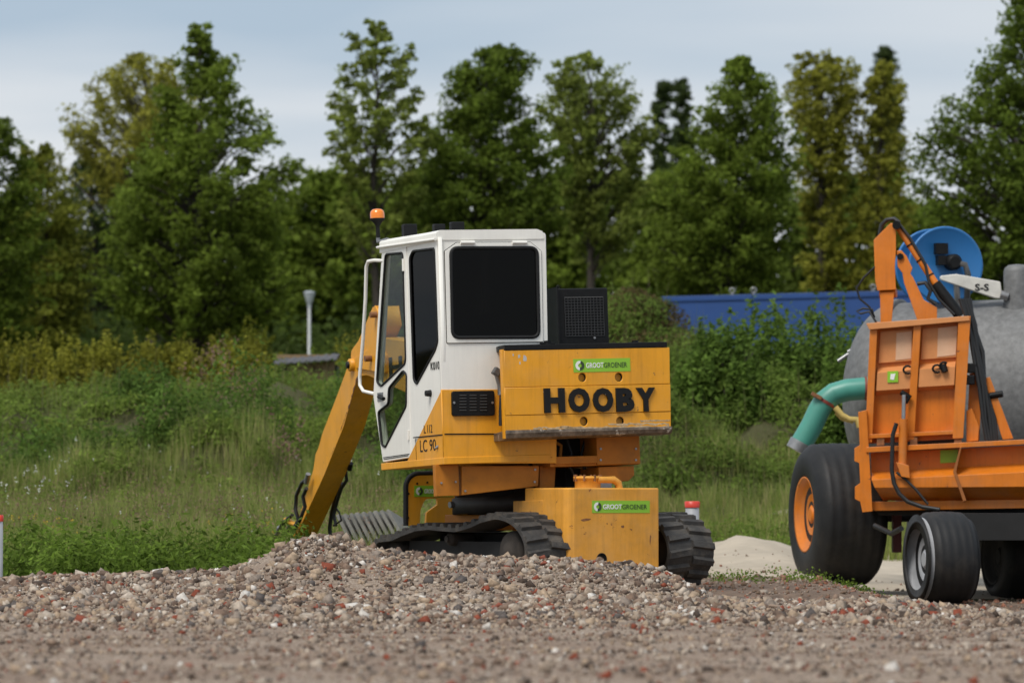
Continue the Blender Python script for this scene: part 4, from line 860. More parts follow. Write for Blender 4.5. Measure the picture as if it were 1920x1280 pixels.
# crane
crn = empty('crane', (0, 0, 0)); crn.parent = HP; dc = .45
def cpl(name, pts, d0, d1, m=ORA): return panel(name, pts, dc + d0, dc + d1, m, crn, .006)
cpl('column', [(1650, 548), (1677, 547), (1671, 612), (1651, 612)], -.10, .12)
MB().tube([H(1650, 551, dc), H(1681, 549, dc)], .05, 10).build('collar', ORA, crn)
MB().tube([H(1651, 542, dc - .12), H(1679, 541, dc - .12)], .008, 6).build('collar_groove', BLK, crn)
cpl('mast', [(1641, 527), (1645, 545), (1680, 543), (1678, 500), (1680, 470), (1680, 420), (1670, 418), (1638, 450)], -.13, .13)
MB().tube([H(1681, 422, dc - .17), H(1681, 422, dc + .17)], .045, 12).build('head_pin', BLK, crn)
cpl('main_arm', [(1681, 470), (1690, 469), (1700, 480), (1711, 503), (1707, 513), (1712, 520), (1732, 562), (1757, 576), (1757, 600), (1720, 600), (1695, 530), (1692, 512), (1683, 500)], -.10, .10)
MB().tube([H(1688, 481, dc - .13), H(1688, 481, dc + .13)], .035, 10).build('arm_pin', BLK, crn)
MB().tube([H(1684, 424, dc - .05), H(1758, 538, dc - .05)], .040, 12).build('ram', ORA, crn)
MB().tube([H(1754, 532, dc - .05), H(1800, 592, dc - .05)], .060, 12).build('ram_barrel', BLK, crn)
for f in (.3, .55, .8): MB().tube([H(1684 + 74 * f, 424 + 114 * f, dc - .05), H(1685.5 + 74 * f, 426.4 + 114 * f, dc - .05)], .046, 12).build('hose_band', BLK, crn)
MB().tube([H(*k, dc - .12) for k in ((1641, 500), (1620, 520), (1606, 540), (1612, 560), (1630, 575), (1640, 595), (1636, 580), (1618, 578), (1606, 584), (1614, 588), (1630, 584), (1643, 604))], .011, 8).build('hose', HOSE, crn)
MB().tube([H(*k, dc) for k in ((1650, 440), (1653, 422), (1663, 412), (1676, 410), (1686, 418))], .024, 8).build('hose', HOSE, crn)
MB().tube([H(*k, dc - .1) for k in ((1686, 420), (1706, 446), (1735, 495), (1742, 530), (1760, 560), (1790, 590))], .016, 8).tube([H(*k, dc - .1) for k in ((1720, 532), (1735, 530), (1745, 545), (1740, 560), (1755, 570))], .022, 8).build('hose', HOSE, crn)
panel('crane_foot', [(1640, 604), (1770, 598), (1770, 640), (1640, 640)], .35, .6, ORA)
# wheel
cw_ = at(1571, 964, 53.6); gz = float(height(cw_.x, 53.6)) + max(0, float(sand_lift(np.array(cw_.x), np.array(53.6))))
wheel(HP, cw_, 267 * 53.6 / FPX, .76, 137 * 53.6 / FPX, R(12), ORA, 5)
MB().tube([cw_, cw_ + Vector((2.6, .5, .0))], .08, 10).build('axle', DARK, HP)

# ------------------------------------------------------------------ small things in the yard
def marker(px, y0, Y, label, r):
    p = at(px, y0, Y); gz_ = float(height(p.x, Y)); e = empty('marker_post', (p.x, Y, gz_), label, 'post', 'grey marker pipes with red caps')
    T_ = Matrix.Translation((p.x, Y, 0)); hcap = 12 * Y / FPX
    MB(T_).lathe([(r * .96, gz_ - .3), (r * .96, p.z - .01), (r * .5, p.z - .01)], 20).build('pipe', PVC, e)
    MB(T_).lathe([(r * 1.05, p.z - hcap), (r * 1.08, p.z - .006), (r * .9, p.z), (.01, p.z)], 20).build('cap', REDP, e)
marker(1298, 939, 50, 'grey pipe marker post with red cap right of the excavator', .071)
marker(-4, 965, 46.5, 'grey pipe marker post with red cap at the left edge', .05)
p = at(1480, 1022, 66); e = MB(Matrix.Translation((p.x, 66, 0)) @ Matrix.Rotation(.3, 4, 'Z')).box((-.045, -.05, p.z - .35), (.045, .05, p.z)).build('kerb_block', CONC, None, .008)
tag(e, 'short pale concrete post beside the big orange-rimmed wheel', 'post')
# stack of concrete kerbs leaning side by side behind the arm
for i in range(9):
    f = i / 8; Y_ = 53.0 - .5 * f; a0 = at(630 + 92 * f, 965 - 9 * f, Y_); b0 = at(664 + 92 * f, 1036 - 20 * f, Y_ - .12)
    ax = (b0 - a0).normalized(); sd_ = Vector((.95, -.25, .15)); sd_ = (sd_ - ax * sd_.dot(ax)).normalized(); th = Vector((0, 0, 0)) + ax.cross(sd_).normalized()
    if th.y < 0: th = -th
    Mx = Matrix(((sd_.x, th.x, ax.x, a0.x), (sd_.y, th.y, ax.y, a0.y), (sd_.z, th.z, ax.z, a0.z), (0, 0, 0, 1)))
    o = MB(Mx).prism([(-.004, .015 * (i % 3), 0), (.034, .02, 0), (.034, .55, 0), (-.004, .55, 0)], [(-.004, 0, .62), (.034, .02, .62), (.034, .55, .62), (-.004, .55, .62)]).build('concrete_kerb', CONC, None, .008)
    tag(o, ('leftmost' if i == 0 else 'rightmost' if i == 8 else ('second', 'third', 'fourth', 'fifth', 'sixth', 'seventh', 'eighth')[i - 1]) + ' of nine weathered grey concrete kerbs leaning in a row behind the arm', 'kerb', 'leaning concrete kerbs')
# ------------------------------------------------------------------ background: shelter, lamp, blue containers
YS = 80
sh = empty('low_shelter', (xat(570, YS), YS, float(height(xat(570, YS), YS))), 'low wooden shelter with grey corrugated roof at the end of the hedge', 'shelter')
a0, a1 = at(513, 681, YS), at(632, 672, YS)
rf = MB(); n_ = 48; A, B = [], []
for i in range(n_ + 1):
    f = i / n_; x_ = a0.x + (a1.x - a0.x) * f; z_ = a0.z + (a1.z - a0.z) * f + .008 * math.sin(f * 50); A.append((x_, YS - .25, z_ - .03)); B.append((x_, YS + 1.2, z_ + .10))
vs_ = A + B + [(x_, y_, z_ + .02) for x_, y_, z_ in A] + [(x_, y_, z_ + .02) for x_, y_, z_ in B]; m_ = n_ + 1; fs_ = []
for i in range(n_): fs_ += [(i, i + 1, m_ + i + 1, m_ + i), (2 * m_ + i, 3 * m_ + i, 3 * m_ + i + 1, 2 * m_ + i + 1), (i, 2 * m_ + i, 2 * m_ + i + 1, i + 1), (m_ + i, m_ + i + 1, 3 * m_ + i + 1, 3 * m_ + i)]
MB().add(vs_, fs_).build('roof', ROOFM, sh)
MB().box((a0.x, YS + 1.0, a0.z + .11), (a1.x, YS + 1.2, a0.z + .17)).build('ridge_board', WOOD, sh)
for i, px_ in enumerate((538, 551, 564, 577, 590, 603, 616)):
    x_ = xat(px_, YS); MB().box((x_, YS, sh.location.z - .2), (x_ + .1, YS + .03, a0.z - .02 + i * .01)).build('plank', WOOD, sh)
MB().box((a0.x + .12, YS + .05, sh.location.z - .2), (a1.x, YS + 1.1, a0.z - .03)).build('inside', DARK, sh)
YLp = 108; lp = at(580, 545, YLp); lz = float(height(lp.x, YLp)); k_ = YLp / FPX
lamp = empty('street_lamp', (lp.x, YLp, lz), 'white lamp post with flared conical lantern behind the hedge', 'street lamp')
LT = Matrix.Translation((lp.x, YLp, 0))
MB(LT).lathe([(.05, lz - .2), (.042, lz + 1), (.034, lp.z - 29 * k_)], 14).build('pole', mat('white_pole_paint', (.62, .63, .62), .5), lamp)
hd = MB(LT).lathe([(.045, lp.z - 31 * k_), (.042, lp.z - 26 * k_), (.055, lp.z - 25 * k_), (.120, lp.z - 5 * k_)], 20).build('lamp_shade', mat('milky_lantern', (.50, .54, .56), .4), lamp)
MB(LT).lathe([(.126, lp.z - 5 * k_), (.130, lp.z - 3.4 * k_), (.10, lp.z - 1 * k_), (.03, lp.z)], 20).build('cap', mat('lamp_cap_grey', (.33, .36, .38), .5), hd)
YBc = 92
for xa_, xb_, lab in ((1240, 1409.5, 'left blue steel container top showing behind the weedy bank'), (1411, 1720, 'right blue steel container top showing behind the weedy bank')):
    f0 = lambda px: YBc - (px - 1240) * .005
    p0, p1 = at(xa_, 558 - (xa_ - 1240) * .025, f0(xa_)), at(xb_, 558 - (xb_ - 1240) * .025, f0(xb_)); zb = 1.8
    e = empty('blue_container', ((p0.x + p1.x) / 2, p0.y, 2.3), lab, 'container', 'blue containers')
    dv = Vector((0, 2.4, 0)); b_ = MB(); n_ = 24 if xb_ > 1420 else 12
    b_.prism([p0, p1, (p1.x, p1.y, zb), (p0.x, p0.y, zb)], [p0 + dv, p1 + dv, (p1.x, p1.y + 2.4, zb), (p0.x, p0.y + 2.4, zb)]).build('body', CBLUE, e, .02)
    MB().prism([p0 + Vector((0, -.03, .02)), p1 + Vector((0, -.03, .02)), p1 + Vector((0, -.03, -.08)), p0 + Vector((0, -.03, -.08))], [p0 + Vector((0, .03, .02)), p1 + Vector((0, .03, .02)), p1 + Vector((0, .03, -.08)), p0 + Vector((0, .03, -.08))]).build('top_rail', CBLUE, e, .01)
    for px_ in ((1373,) if xb_ < 1420 else (1409 + 4, 1637)):
        p = at(px_, 556 - (px_ - 1240) * .025, f0(px_)); MB().tube([p, p + Vector((0, 0, .05))], .03, 8).tube([p + Vector((.05 * math.cos(a), 0, .08 + .04 * math.sin(a))) for a in np.linspace(0, 6.28, 10)[:-1]], .014, 6, closed=True).build('lifting_eye', STEEL, e)

# ------------------------------------------------------------------ vegetation
def leaf_mesh(name, c, L_, Wd, up=.0, out=None, mixn=1.0):
    """kite-shaped leaves at points c; L_ half lengths, Wd half widths; with out given the blades tend to face that way"""
    n = len(c)
    if out is not None:
        nrm = rng.normal(size=(n, 3)) * .75 + out * mixn; nrm /= np.linalg.norm(nrm, axis=1, keepdims=True)
        a = rng.normal(size=(n, 3)); a[:, 2] -= up; a -= nrm * (a * nrm).sum(1, keepdims=True); a /= np.linalg.norm(a, axis=1, keepdims=True); b_ = np.cross(nrm, a)
    else:
        a = rng.normal(size=(n, 3)); a[:, 2] += up; a /= np.linalg.norm(a, axis=1, keepdims=True)
        b_ = rng.normal(size=(n, 3)); b_ -= a * (a * b_).sum(1, keepdims=True); b_ /= np.linalg.norm(b_, axis=1, keepdims=True); nrm = np.cross(a, b_)
    L_ = np.broadcast_to(L_, n)[:, None]; Wd = np.broadcast_to(Wd, n)[:, None]
    v = np.stack([c - a * L_, c + b_ * Wd - nrm * Wd * .3, c + a * L_, c - b_ * Wd - nrm * Wd * .3], 1).reshape(-1, 3)
    return np_mesh(name, v, np.arange(4 * n).reshape(-1, 4))
def leaf_cols(base, sp=.25, yellow=.0):
    b_ = np.array(base); return [tuple(b_ * (1 - 1.4 * sp)), tuple(b_ * (1 - .4 * sp)), tuple(b_ * (1 + .2 * sp)), tuple(np.minimum(1, b_ * (1 + 1.1 * sp) + np.array([.01 + yellow, .008 + yellow * .7, 0])))]
LM = {}
def leafmat(key, base, sp=.3, yellow=0., tr=.55):
    if key not in LM: LM[key] = island_mat(key, leaf_cols(tuple(c * k for c, k in zip(base, (1.14, 1.13, 1.0))), sp, yellow), .7, tr, spec=.12)
    return LM[key]
DK = leafmat('dark_leaves', (.108, .155, .024)); MD = leafmat('mid_leaves', (.138, .192, .030)); LT_ = leafmat('light_leaves', (.190, .235, .052), .3, .01)
YG = leafmat('yellow_green_leaves', (.26, .26, .05), .28, .02); BD = leafmat('blue_dark_leaves', (.060, .088, .030)); FD = leafmat('forest_leaves', (.128, .178, .034), .35)
def tree(label, Y, trunk_px, prof, m, nclump, leaves, cr, leaf=.085, name='tree', group=None, base_py=None, tilt=0, trunk_r=.13, wind=.0, inner=.68, rise=.55):
    """prof: (py, left px, right px) outline of the crown from top to bottom"""
    total = nclump * leaves; CPB = 6; nbr = max(26, int(nclump * .5)); nclump = nbr * CPB; leaves = max(10, int(total * 1.2 / nclump)); cr *= .74; leaf *= .80
    pr = np.array(prof, float); k = Y / FPX
    zs = np.array([zat(p, Y) for p in pr[:, 0]]); xl_ = (pr[:, 1] - 960) * k; xr_ = (pr[:, 2] - 960) * k
    o_ = np.argsort(zs); zs, xl_, xr_ = zs[o_], xl_[o_], xr_[o_]
    tx = (trunk_px - 960) * k; gz = float(height(tx, Y)); T = empty(name, (tx, Y, gz), label, 'tree', group)
    zz = np.linspace(zs[0], zs[-1], 200); hw = (np.interp(zz, zs, xr_) - np.interp(zz, zs, xl_)) / 2; pw = np.maximum(hw, .05) ** 1.35; cdf = np.cumsum(pw) / pw.sum()
    zb_ = np.interp((np.arange(nbr) + rng.random(nbr)) / nbr, cdf, zz); h = (np.interp(zb_, zs, xr_) - np.interp(zb_, zs, xl_)) / 2; xc = (np.interp(zb_, zs, xr_) + np.interp(zb_, zs, xl_)) / 2
    zb_[rng.choice(nbr, 6, replace=False)] = zs[-1] - np.array([.0, .08, .2, .32, .48, .65]); h = (np.interp(zb_, zs, xr_) - np.interp(zb_, zs, xl_)) / 2; xc = (np.interp(zb_, zs, xr_) + np.interp(zb_, zs, xl_)) / 2
    th = np.arange(nbr) * 2.39996 + rng.normal(size=nbr) * .35; fl = rng.uniform(.68, 1.12, nbr); fl[rng.random(nbr) < .12] *= 1.13
    tips = np.stack([xc + np.cos(th) * fl * np.maximum(h - cr * .3, .04), Y + np.sin(th) * fl * np.maximum(h, .35) * .9, zb_], 1)
    zt = zs[-1]
    # trunk and limbs
    tb = MB(); nz_ = 10; P = []; 
    for i in range(nz_):
        f = i / (nz_ - 1); zz_i = gz - .2 + (zt - .3 - gz) * f; xcen = np.interp(zz_i, zs, (xl_ + xr_) / 2) if f > .5 else tx
        w_ = min(1, max(0, (f - .3) / .7)); P.append((tx * (1 - w_) + (tx * .45 + xcen * .55) * w_ + .05 * math.sin(f * 9 + Y), Y + .05 * math.cos(f * 7 + tx), zz_i))
    rad = [trunk_r * (1.25 - 1.13 * i / (nz_ - 1)) for i in range(nz_)]; tb.tube(P, rad, 8)
    Pa = np.array(P); CC = []
    for i in range(nbr):
        c = tips[i]; dist = math.hypot(c[0] - np.interp(c[2], Pa[:, 2], Pa[:, 0]), c[1] - Y); za = np.clip(c[2] - rise * dist - .25, gz + .8, zt - .5)
        a_ = np.array([np.interp(za, Pa[:, 2], Pa[:, 0]), np.interp(za, Pa[:, 2], Pa[:, 1]), za]); mid = a_ * .5 + c * .5 + np.array([0, 0, .10 * dist]) + rng.normal(size=3) * .07
        r0 = trunk_r * .10 + .013 * dist; tb.tube([a_, mid, c], [r0 * 1.2, r0 * .7, r0 * .25], 4, caps=False)
        t_ = (1 - inner) + inner * 1.04 * np.sqrt((np.arange(CPB) + rng.random(CPB)) / CPB); t_ = t_[:, None]
        CC.append(a_ * (1 - t_) ** 2 + 2 * t_ * (1 - t_) * mid + c * t_ ** 2 + rng.normal(size=(CPB, 3)) * np.array([.24, .24, .15]) * (.35 + cr) * (1.2 - .75 * t_))
    C = np.concatenate(CC)
    tb.build('trunk', BARK, T)
    n = nclump * leaves; ci = np.repeat(np.arange(nclump), leaves); sc = (rng.uniform(.55, 1.3, nclump) * np.repeat(np.clip(h / .8, .42, 1), CPB))[ci][:, None]
    d = rng.normal(size=(n, 3)); d /= np.linalg.norm(d, axis=1, keepdims=True); e_ = d.copy(); d *= (rng.random(n) ** .6)[:, None] * 1.15 * cr * sc * np.array([1.1, 1.1, .62])
    d[:, 0] += wind * np.abs(d[:, 2]); d[:, 2] += wind * .3 * d[:, 0]
    e_[:, 2] += .5
    link('crown', leaf_mesh('crown', C[ci] + d, leaf * rng.uniform(.7, 1.25, n), leaf * .55 * rng.uniform(.8, 1.2, n), .3, e_, .8), m, T)
    return T
G1 = 'trees along the park edge'
tree('dark leafy tree cut off by the left edge', 112, -60, [(225, -60, 20), (270, -120, 42), (360, -180, 60), (450, -200, 95), (560, -200, 90), (640, -180, 70)], DK, 260, 75, .42, group=G1)
tree('yellow-green tree between the left-edge tree and the airy tree', 122, 75, [(278, 40, 90), (330, 15, 125), (400, -10, 160), (480, -10, 180), (580, 10, 170), (640, 20, 160)], leafmat('olive_leaves', (.165, .185, .030), .3, .01), 220, 60, .45, group=G1)
tree('airy round yellow-green tree left of the tall dark conical tree', 128, 290, [(104, 240, 330), (130, 200, 365), (180, 150, 385), (240, 98, 395), (300, 110, 395), (350, 170, 395), (400, 230, 390)], YG, 240, 50, .36, group=G1, inner=.58, rise=1.0, trunk_r=.2)
tree('tall dark green conical tree left of the sparse tall tree', 110, 366, [(52, 366, 388), (90, 342, 420), (130, 325, 455), (180, 305, 480), (220, 290, 490), (260, 275, 530), (310, 235, 560), (360, 205, 555), (420, 185, 565), (500, 175, 560), (570, 205, 535), (610, 260, 470)], MD, 430, 75, .36, group=G1, trunk_r=.14)
tree('small dark bluish tree under the airy round tree', 134, 170, [(300, 140, 190), (350, 115, 240), (430, 100, 260), (560, 100, 260), (640, 110, 240)], BD, 150, 70, .42, group=G1)
tree('sparse tall tree with wispy top rising behind the amber beacon', 112, 702, [(40, 690, 706), (70, 650, 745), (100, 638, 775), (150, 640, 782), (190, 602, 800), (240, 625, 812), (290, 600, 800), (350, 620, 800), (420, 620, 790), (480, 640, 770)], LT_, 150, 55, .24, group=G1, trunk_r=.10, wind=.25, inner=.6, rise=.9)
tree('dark green tree with a gappy lower trunk behind the cab', 114, 890, [(84, 925, 955), (110, 865, 992), (150, 835, 990), (200, 812, 1000), (260, 790, 1025), (320, 775, 1060), (380, 770, 1085), (440, 765, 1075)], DK, 290, 75, .38, group=G1, trunk_r=.12, wind=.2)
tree('light airy tree between the dark tree and the poplar pair', 118, 1106, [(104, 1060, 1110), (130, 1025, 1160), (170, 1012, 1205), (230, 1015, 1222), (290, 1030, 1220), (350, 1040, 1215), (410, 1060, 1200), (460, 1060, 1190)], LT_, 200, 55, .30, group=G1, trunk_r=.12, wind=.4, inner=.6, rise=.9)
tree('left narrow dark poplar of the far pair', 175, 1241, [(156, 1236, 1248), (190, 1226, 1256), (260, 1220, 1262), (400, 1215, 1268), (560, 1215, 1268)], BD, 130, 70, .45, .11, group=G1)
tree('right narrow dark poplar of the far pair', 178, 1278, [(150, 1270, 1288), (185, 1260, 1300), (260, 1256, 1304), (400, 1250, 1310), (560, 1250, 1310)], BD, 130, 70, .45, .11, group=G1)
tree('broad dark green tree right of the far poplar pair', 113, 1366, [(108, 1375, 1400), (140, 1355, 1440), (190, 1330, 1470), (240, 1300, 1480), (290, 1255, 1490), (350, 1225, 1495), (430, 1215, 1490), (520, 1220, 1470), (570, 1260, 1440)], MD, 360, 72, .40, group=G1, wind=.2)
tree('left yellow-green poplar behind the blue containers', 124, 1540, [(98, 1500, 1550), (130, 1480, 1610), (190, 1478, 1612), (260, 1485, 1608), (340, 1495, 1600), (430, 1500, 1600), (520, 1510, 1600), (570, 1515, 1590)], leafmat('ochre_leaves', (.235, .240, .040), .3, .015), 190, 62, .32, group=G1, wind=.35, rise=1.5)
tree('right yellow-green poplar beside the crane', 124, 1652, [(118, 1640, 1672), (160, 1615, 1695), (230, 1608, 1702), (300, 1605, 1700), (400, 1600, 1712), (500, 1605, 1712), (570, 1610, 1700)], LM['ochre_leaves'], 150, 62, .32, group=G1, wind=.35, rise=1.5)
tree('narrow dark poplar tip behind the right yellow-green poplar', 176, 1660, [(93, 1652, 1672), (125, 1640, 1685), (200, 1634, 1692), (400, 1625, 1700)], BD, 110, 70, .45, .11, group=G1)
tree('huge dark tree cut off by the right edge', 108, 1930, [(-60, 1920, 1960), (0, 1885, 2000), (60, 1858, 2040), (130, 1830, 2060), (190, 1760, 2080), (250, 1735, 2090), (320, 1728, 2090), (400, 1720, 2090), (480, 1740, 2080), (580, 1760, 2060)], DK, 420, 72, .42, group=G1, trunk_r=.25)
# second row that closes the view between the crowns
def back(px, top, w, Y, m, label, nc=150):
    tree(label, Y, px, [(top, px - w * .22, px + w * .18), (top + 40, px - w * .4, px + w * .4), (top + 110, px - w * .52, px + w * .5), (top + 220, px - w * .5, px + w * .52), (660, px - w * .45, px + w * .45)], m, nc, 46, .60, .16, group='second row of trees')
for a_ in ((10, 390, 210, 140, FD, 'rear tree showing between the two trees at the left edge'), (250, 400, 210, 142, BD, 'rear dark tree under the airy round tree'), (480, 370, 220, 140, FD, 'rear tree behind the right flank of the tall conical tree'),
           (610, 325, 170, 136, LM['mid_leaves'], 'bushy green rear tree above the lamp post'), (545, 440, 150, 145, BD, 'rear dark tree just left of the lamp post'), (690, 345, 210, 141, MD, 'rear tree low behind the sparse tall tree'), (800, 320, 190, 138, MD, 'rear green tree between the sparse tall tree and the dark gappy tree'),
           (930, 370, 220, 144, FD, 'rear tree seen low behind the dark gappy tree'), (1050, 330, 200, 139, MD, 'rear dark tree below the left side of the light airy tree'), (1170, 330, 220, 143, FD, 'rear tree above the black radiator housing'), (1255, 330, 150, 137, MD, 'rear green tree below the far poplar pair'),
           (1440, 330, 220, 145, FD, 'rear tree behind the broad dark tree'), (1590, 330, 190, 146, FD, 'rear tree between the yellow-green poplars'), (1735, 380, 220, 142, MD, 'rear dark tree behind the blue hose reel'), (1850, 460, 200, 146, FD, 'rear tree at far right behind the tanker'), (-120, 420, 200, 143, DK, 'rear tree beyond the left edge'), (2060, 430, 220, 143, DK, 'rear tree beyond the right edge')):
    if -90 < a_[0] < 2000: back(*a_)
# undergrowth below the crowns
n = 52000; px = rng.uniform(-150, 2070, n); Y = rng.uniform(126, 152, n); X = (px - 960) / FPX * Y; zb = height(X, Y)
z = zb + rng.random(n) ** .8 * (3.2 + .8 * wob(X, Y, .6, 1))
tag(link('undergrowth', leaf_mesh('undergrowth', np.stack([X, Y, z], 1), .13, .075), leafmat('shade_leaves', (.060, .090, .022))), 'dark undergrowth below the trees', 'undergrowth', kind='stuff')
# hedge on top of the bank
def bush(name, label, cat, items, m, nleaf, leaf, parent_loc, shoots=0, group=None):
    """items: (x, y, z0, height, radius x, radius y) mounds filled with leaves"""
    T = empty(name, parent_loc, label, cat, group); P = []; Eo = []; st_ = MB()
    for (x, y, z0, h, rx, ry) in items:
        n = nleaf; d = rng.normal(size=(n, 3)); d /= np.linalg.norm(d, axis=1, keepdims=True); d *= rng.random(n)[:, None] ** .3
        d[:, 2] = np.abs(d[:, 2]); nzv = 1 + .22 * np.sin(d[:, 0] * 9 + x * 7) * np.sin(d[:, 1] * 8 + y * 3)
        Eo.append(d + np.array([0, 0, .3])); P.append(np.array([x, y, z0]) + d * np.array([rx, ry, h]) * nzv[:, None])
        for _ in range(shoots):
            a = rng.uniform(0, 6.28); r_ = rng.uniform(.2, .9); b0 = np.array([x + math.cos(a) * rx * r_, y + math.sin(a) * ry * r_, z0 + h * .75]); ht = rng.uniform(.15, .42) * h
            m_ = 26; f = rng.random(m_); Eo.append(rng.normal(size=(m_, 3))); P.append(b0 + np.stack([f * rng.normal() * .08, f * rng.normal() * .08, f * ht], 1) + rng.normal(size=(m_, 3)) * .022 * (1.2 - f)[:, None])
        for _ in range(3):
            st_.tube([(x + rng.normal() * .05, y + rng.normal() * .05, z0 - .15), (x + rng.normal() * rx * .4, y + rng.normal() * ry * .3, z0 + h * .7)], [.02, .008], 5)
    P = np.concatenate(P); n = len(P)
    st_.build('stem', BARK, T)
    link('foliage', leaf_mesh('foliage', P, leaf * rng.uniform(.7, 1.3, n), leaf * .55, .3, np.concatenate(Eo), 1.), m, T); return T
HM = leafmat('hedge_leaves', (.225, .225, .036), .38, .02)
it = []
for i in range(26):
    px = -120 + i * 25; Y = 83 + .4 * math.sin(i * 1.9); x = xat(px, Y); z0 = float(height(x, Y)) - .1; topy = 652 + 14 * math.sin(i * 2.3) + 6 * math.sin(i * 5.1); it.append((x, Y, z0, zat(topy, Y) - z0, .24, .5))
bush('hedge', 'long rough yellow-green hedge along the top of the left bank', 'hedge', it, HM, 1500, .042, (it[12][0], 83, it[12][2]), 6)
def shrub(px, topy, Y, rx, label, m=HM, nl=2600, leaf=.034, sh_=8):
    x = xat(px, Y); z0 = float(height(x, Y)) - .1; bush('shrub', label, 'shrub', [(x, Y, z0, zat(topy, Y) - z0, rx, rx)], m, nl, leaf, (x, Y, z0), sh_)
shrub(478, 612, 84, .38, 'tall yellow-green shrub at the right end of the hedge', leafmat('lime_shrub_leaves', (.150, .165, .022), .35, .02))
shrub(415, 632, 84.5, .26, 'yellow-green shrub poking above the hedge left of the tallest shrub', LM['lime_shrub_leaves'], 1500)
shrub(198, 640, 84.5, .26, 'olive shrub poking above the hedge below the conical tree', HM, 1500)
shrub(655, 640, 86, .45, 'olive shrub between the lamp post and the yellow arm', HM, 2400)
shrub(610, 655, 88, .40, 'small bush right of the lamp pole', FD, 1800)
GB = leafmat('bank_bush_leaves', (.105, .170, .034), .35)
for px, ty, Y, rx, lab in ((1545, 572, 72, .85, 'large round green bush on the right bank beside the tanker'), (1435, 578, 72.5, .80, 'green bush on the right bank below the container seam'), (1350, 606, 71, .60, 'smaller green bush left on the right bank'), (1600, 640, 69, .5, 'dark bush right behind the sea-green pipe')):
    x = xat(px, Y); z0 = float(height(x, Y)) - .2; bush('bush', lab, 'bush', [(x, Y, z0, zat(ty, Y) - z0, rx, rx), (x - .35, Y - .5, z0 - .3, zat(ty, Y) - z0 - .25, rx * .8, rx * .8), (x + .3, Y - .6, z0 - .3, zat(ty, Y) - z0 - .35, rx * .8, rx * .8)], GB, 4600, .048, (x, Y, z0), 5)
# weeds on the bank: hummocks of soft leaves
def scatter(n, y0, y1, pxl, pxr):
    Y = rng.uniform(y0, y1, n); X = (rng.uniform(pxl, pxr, n) - 960) / FPX * Y; return X, Y
WM = leafmat('weed_leaves', (.158, .220, .046), .3)
def weeds(name, label, n_h, per, y0, y1, pxl, pxr, m, hh, rad, leaf, keep=None):
    X, Y = scatter(n_h, y0, y1, pxl, pxr); 
    if keep is not None: k = keep(X, Y); X, Y = X[k], Y[k]
    hs = hh * rng.uniform(.5, 1.35, len(X)); rs = rad * rng.uniform(.6, 1.45, len(X)); ci = np.repeat(np.arange(len(X)), per); n = len(ci)
    d = rng.normal(size=(n, 3)); d /= np.linalg.norm(d, axis=1, keepdims=True); d[:, 2] = np.abs(d[:, 2]); e_ = d.copy(); d *= rng.random(n)[:, None] ** .22
    w_ = 1 + .25 * np.sin(e_[:, 0] * 7 + ci) * np.sin(e_[:, 1] * 6 + ci * 2) + .18 * rng.normal(size=n) * (rng.random(n) < .25)
    P = np.stack([X[ci], Y[ci], height(X, Y)[ci] - .04], 1) + d * w_[:, None] * np.stack([rs[ci], rs[ci], hs[ci]], 1)
    e_[:, 2] += .3
    return tag(link(name, leaf_mesh(name, P, leaf * rng.uniform(.6, 1.5, n), leaf * .42, -.5, e_, 1.1), m), label, 'weeds', kind='stuff')
behind_tank = lambda X, Y: ~((960 + X / Y * FPX > 1720))
weeds('weeds', 'tall green weeds covering the left bank', 430, 290, 63, 82, -120, 860, WM, .36, .38, .042)
weeds('tall_weeds', 'big dark green weed hummocks at the foot and middle of the left bank', 16, 1300, 63.5, 75, -120, 820, leafmat('deep_weed_leaves', (.095, .160, .034), .3), .95, .80, .046)
weeds('bank_weeds', 'tall green weeds covering the right bank behind the excavator', 360, 290, 66, 77, 1080, 1760, leafmat('dark_weed_leaves', (.135, .196, .042), .3), .40, .42, .042)
weeds('verge_weeds', 'lush bright green leafy weeds along the edge of the gravel', 125, 230, 46.6, 51.5, 10, 580, leafmat('lush_leaves', (.125, .195, .034), .35), .50, .27, .038, lambda X, Y: (rng.random(len(X)) < .9))
weeds('path_weeds', 'bright weeds behind the sand beside the marker post', 60, 130, 60.5, 63, 1300, 1520, LM['lush_leaves'], .30, .3, .03)
weeds('mound_weeds', 'green weeds growing over the spoil mound', 60, 260, 75, 82, 1100, 1300, LM['dark_weed_leaves'], .32, .36, .032)
weeds('hut_weeds', 'green weeds in front of the low shelter', 26, 260, 77.5, 79.3, 480, 680, WM, .40, .34, .042)
weeds('verge_weeds', 'low green weeds behind the excavator tracks', 60, 110, 52, 60, 560, 760, LM['lush_leaves'], .25, .3, .036)
n = 7000; X = 2.0 + rng.normal(size=n) * .45; Y = 78 + rng.normal(size=n) * 1.2; z = height(X, Y) + rng.random(n) * .26
tag(link('mound_weeds', leaf_mesh('mound_weeds', np.stack([X, Y, z], 1), .05, .016, .8), leafmat('dry_weed_leaves', (.150, .115, .055), .4)), 'dry brown weeds on the spoil mound', 'weeds', kind='stuff')
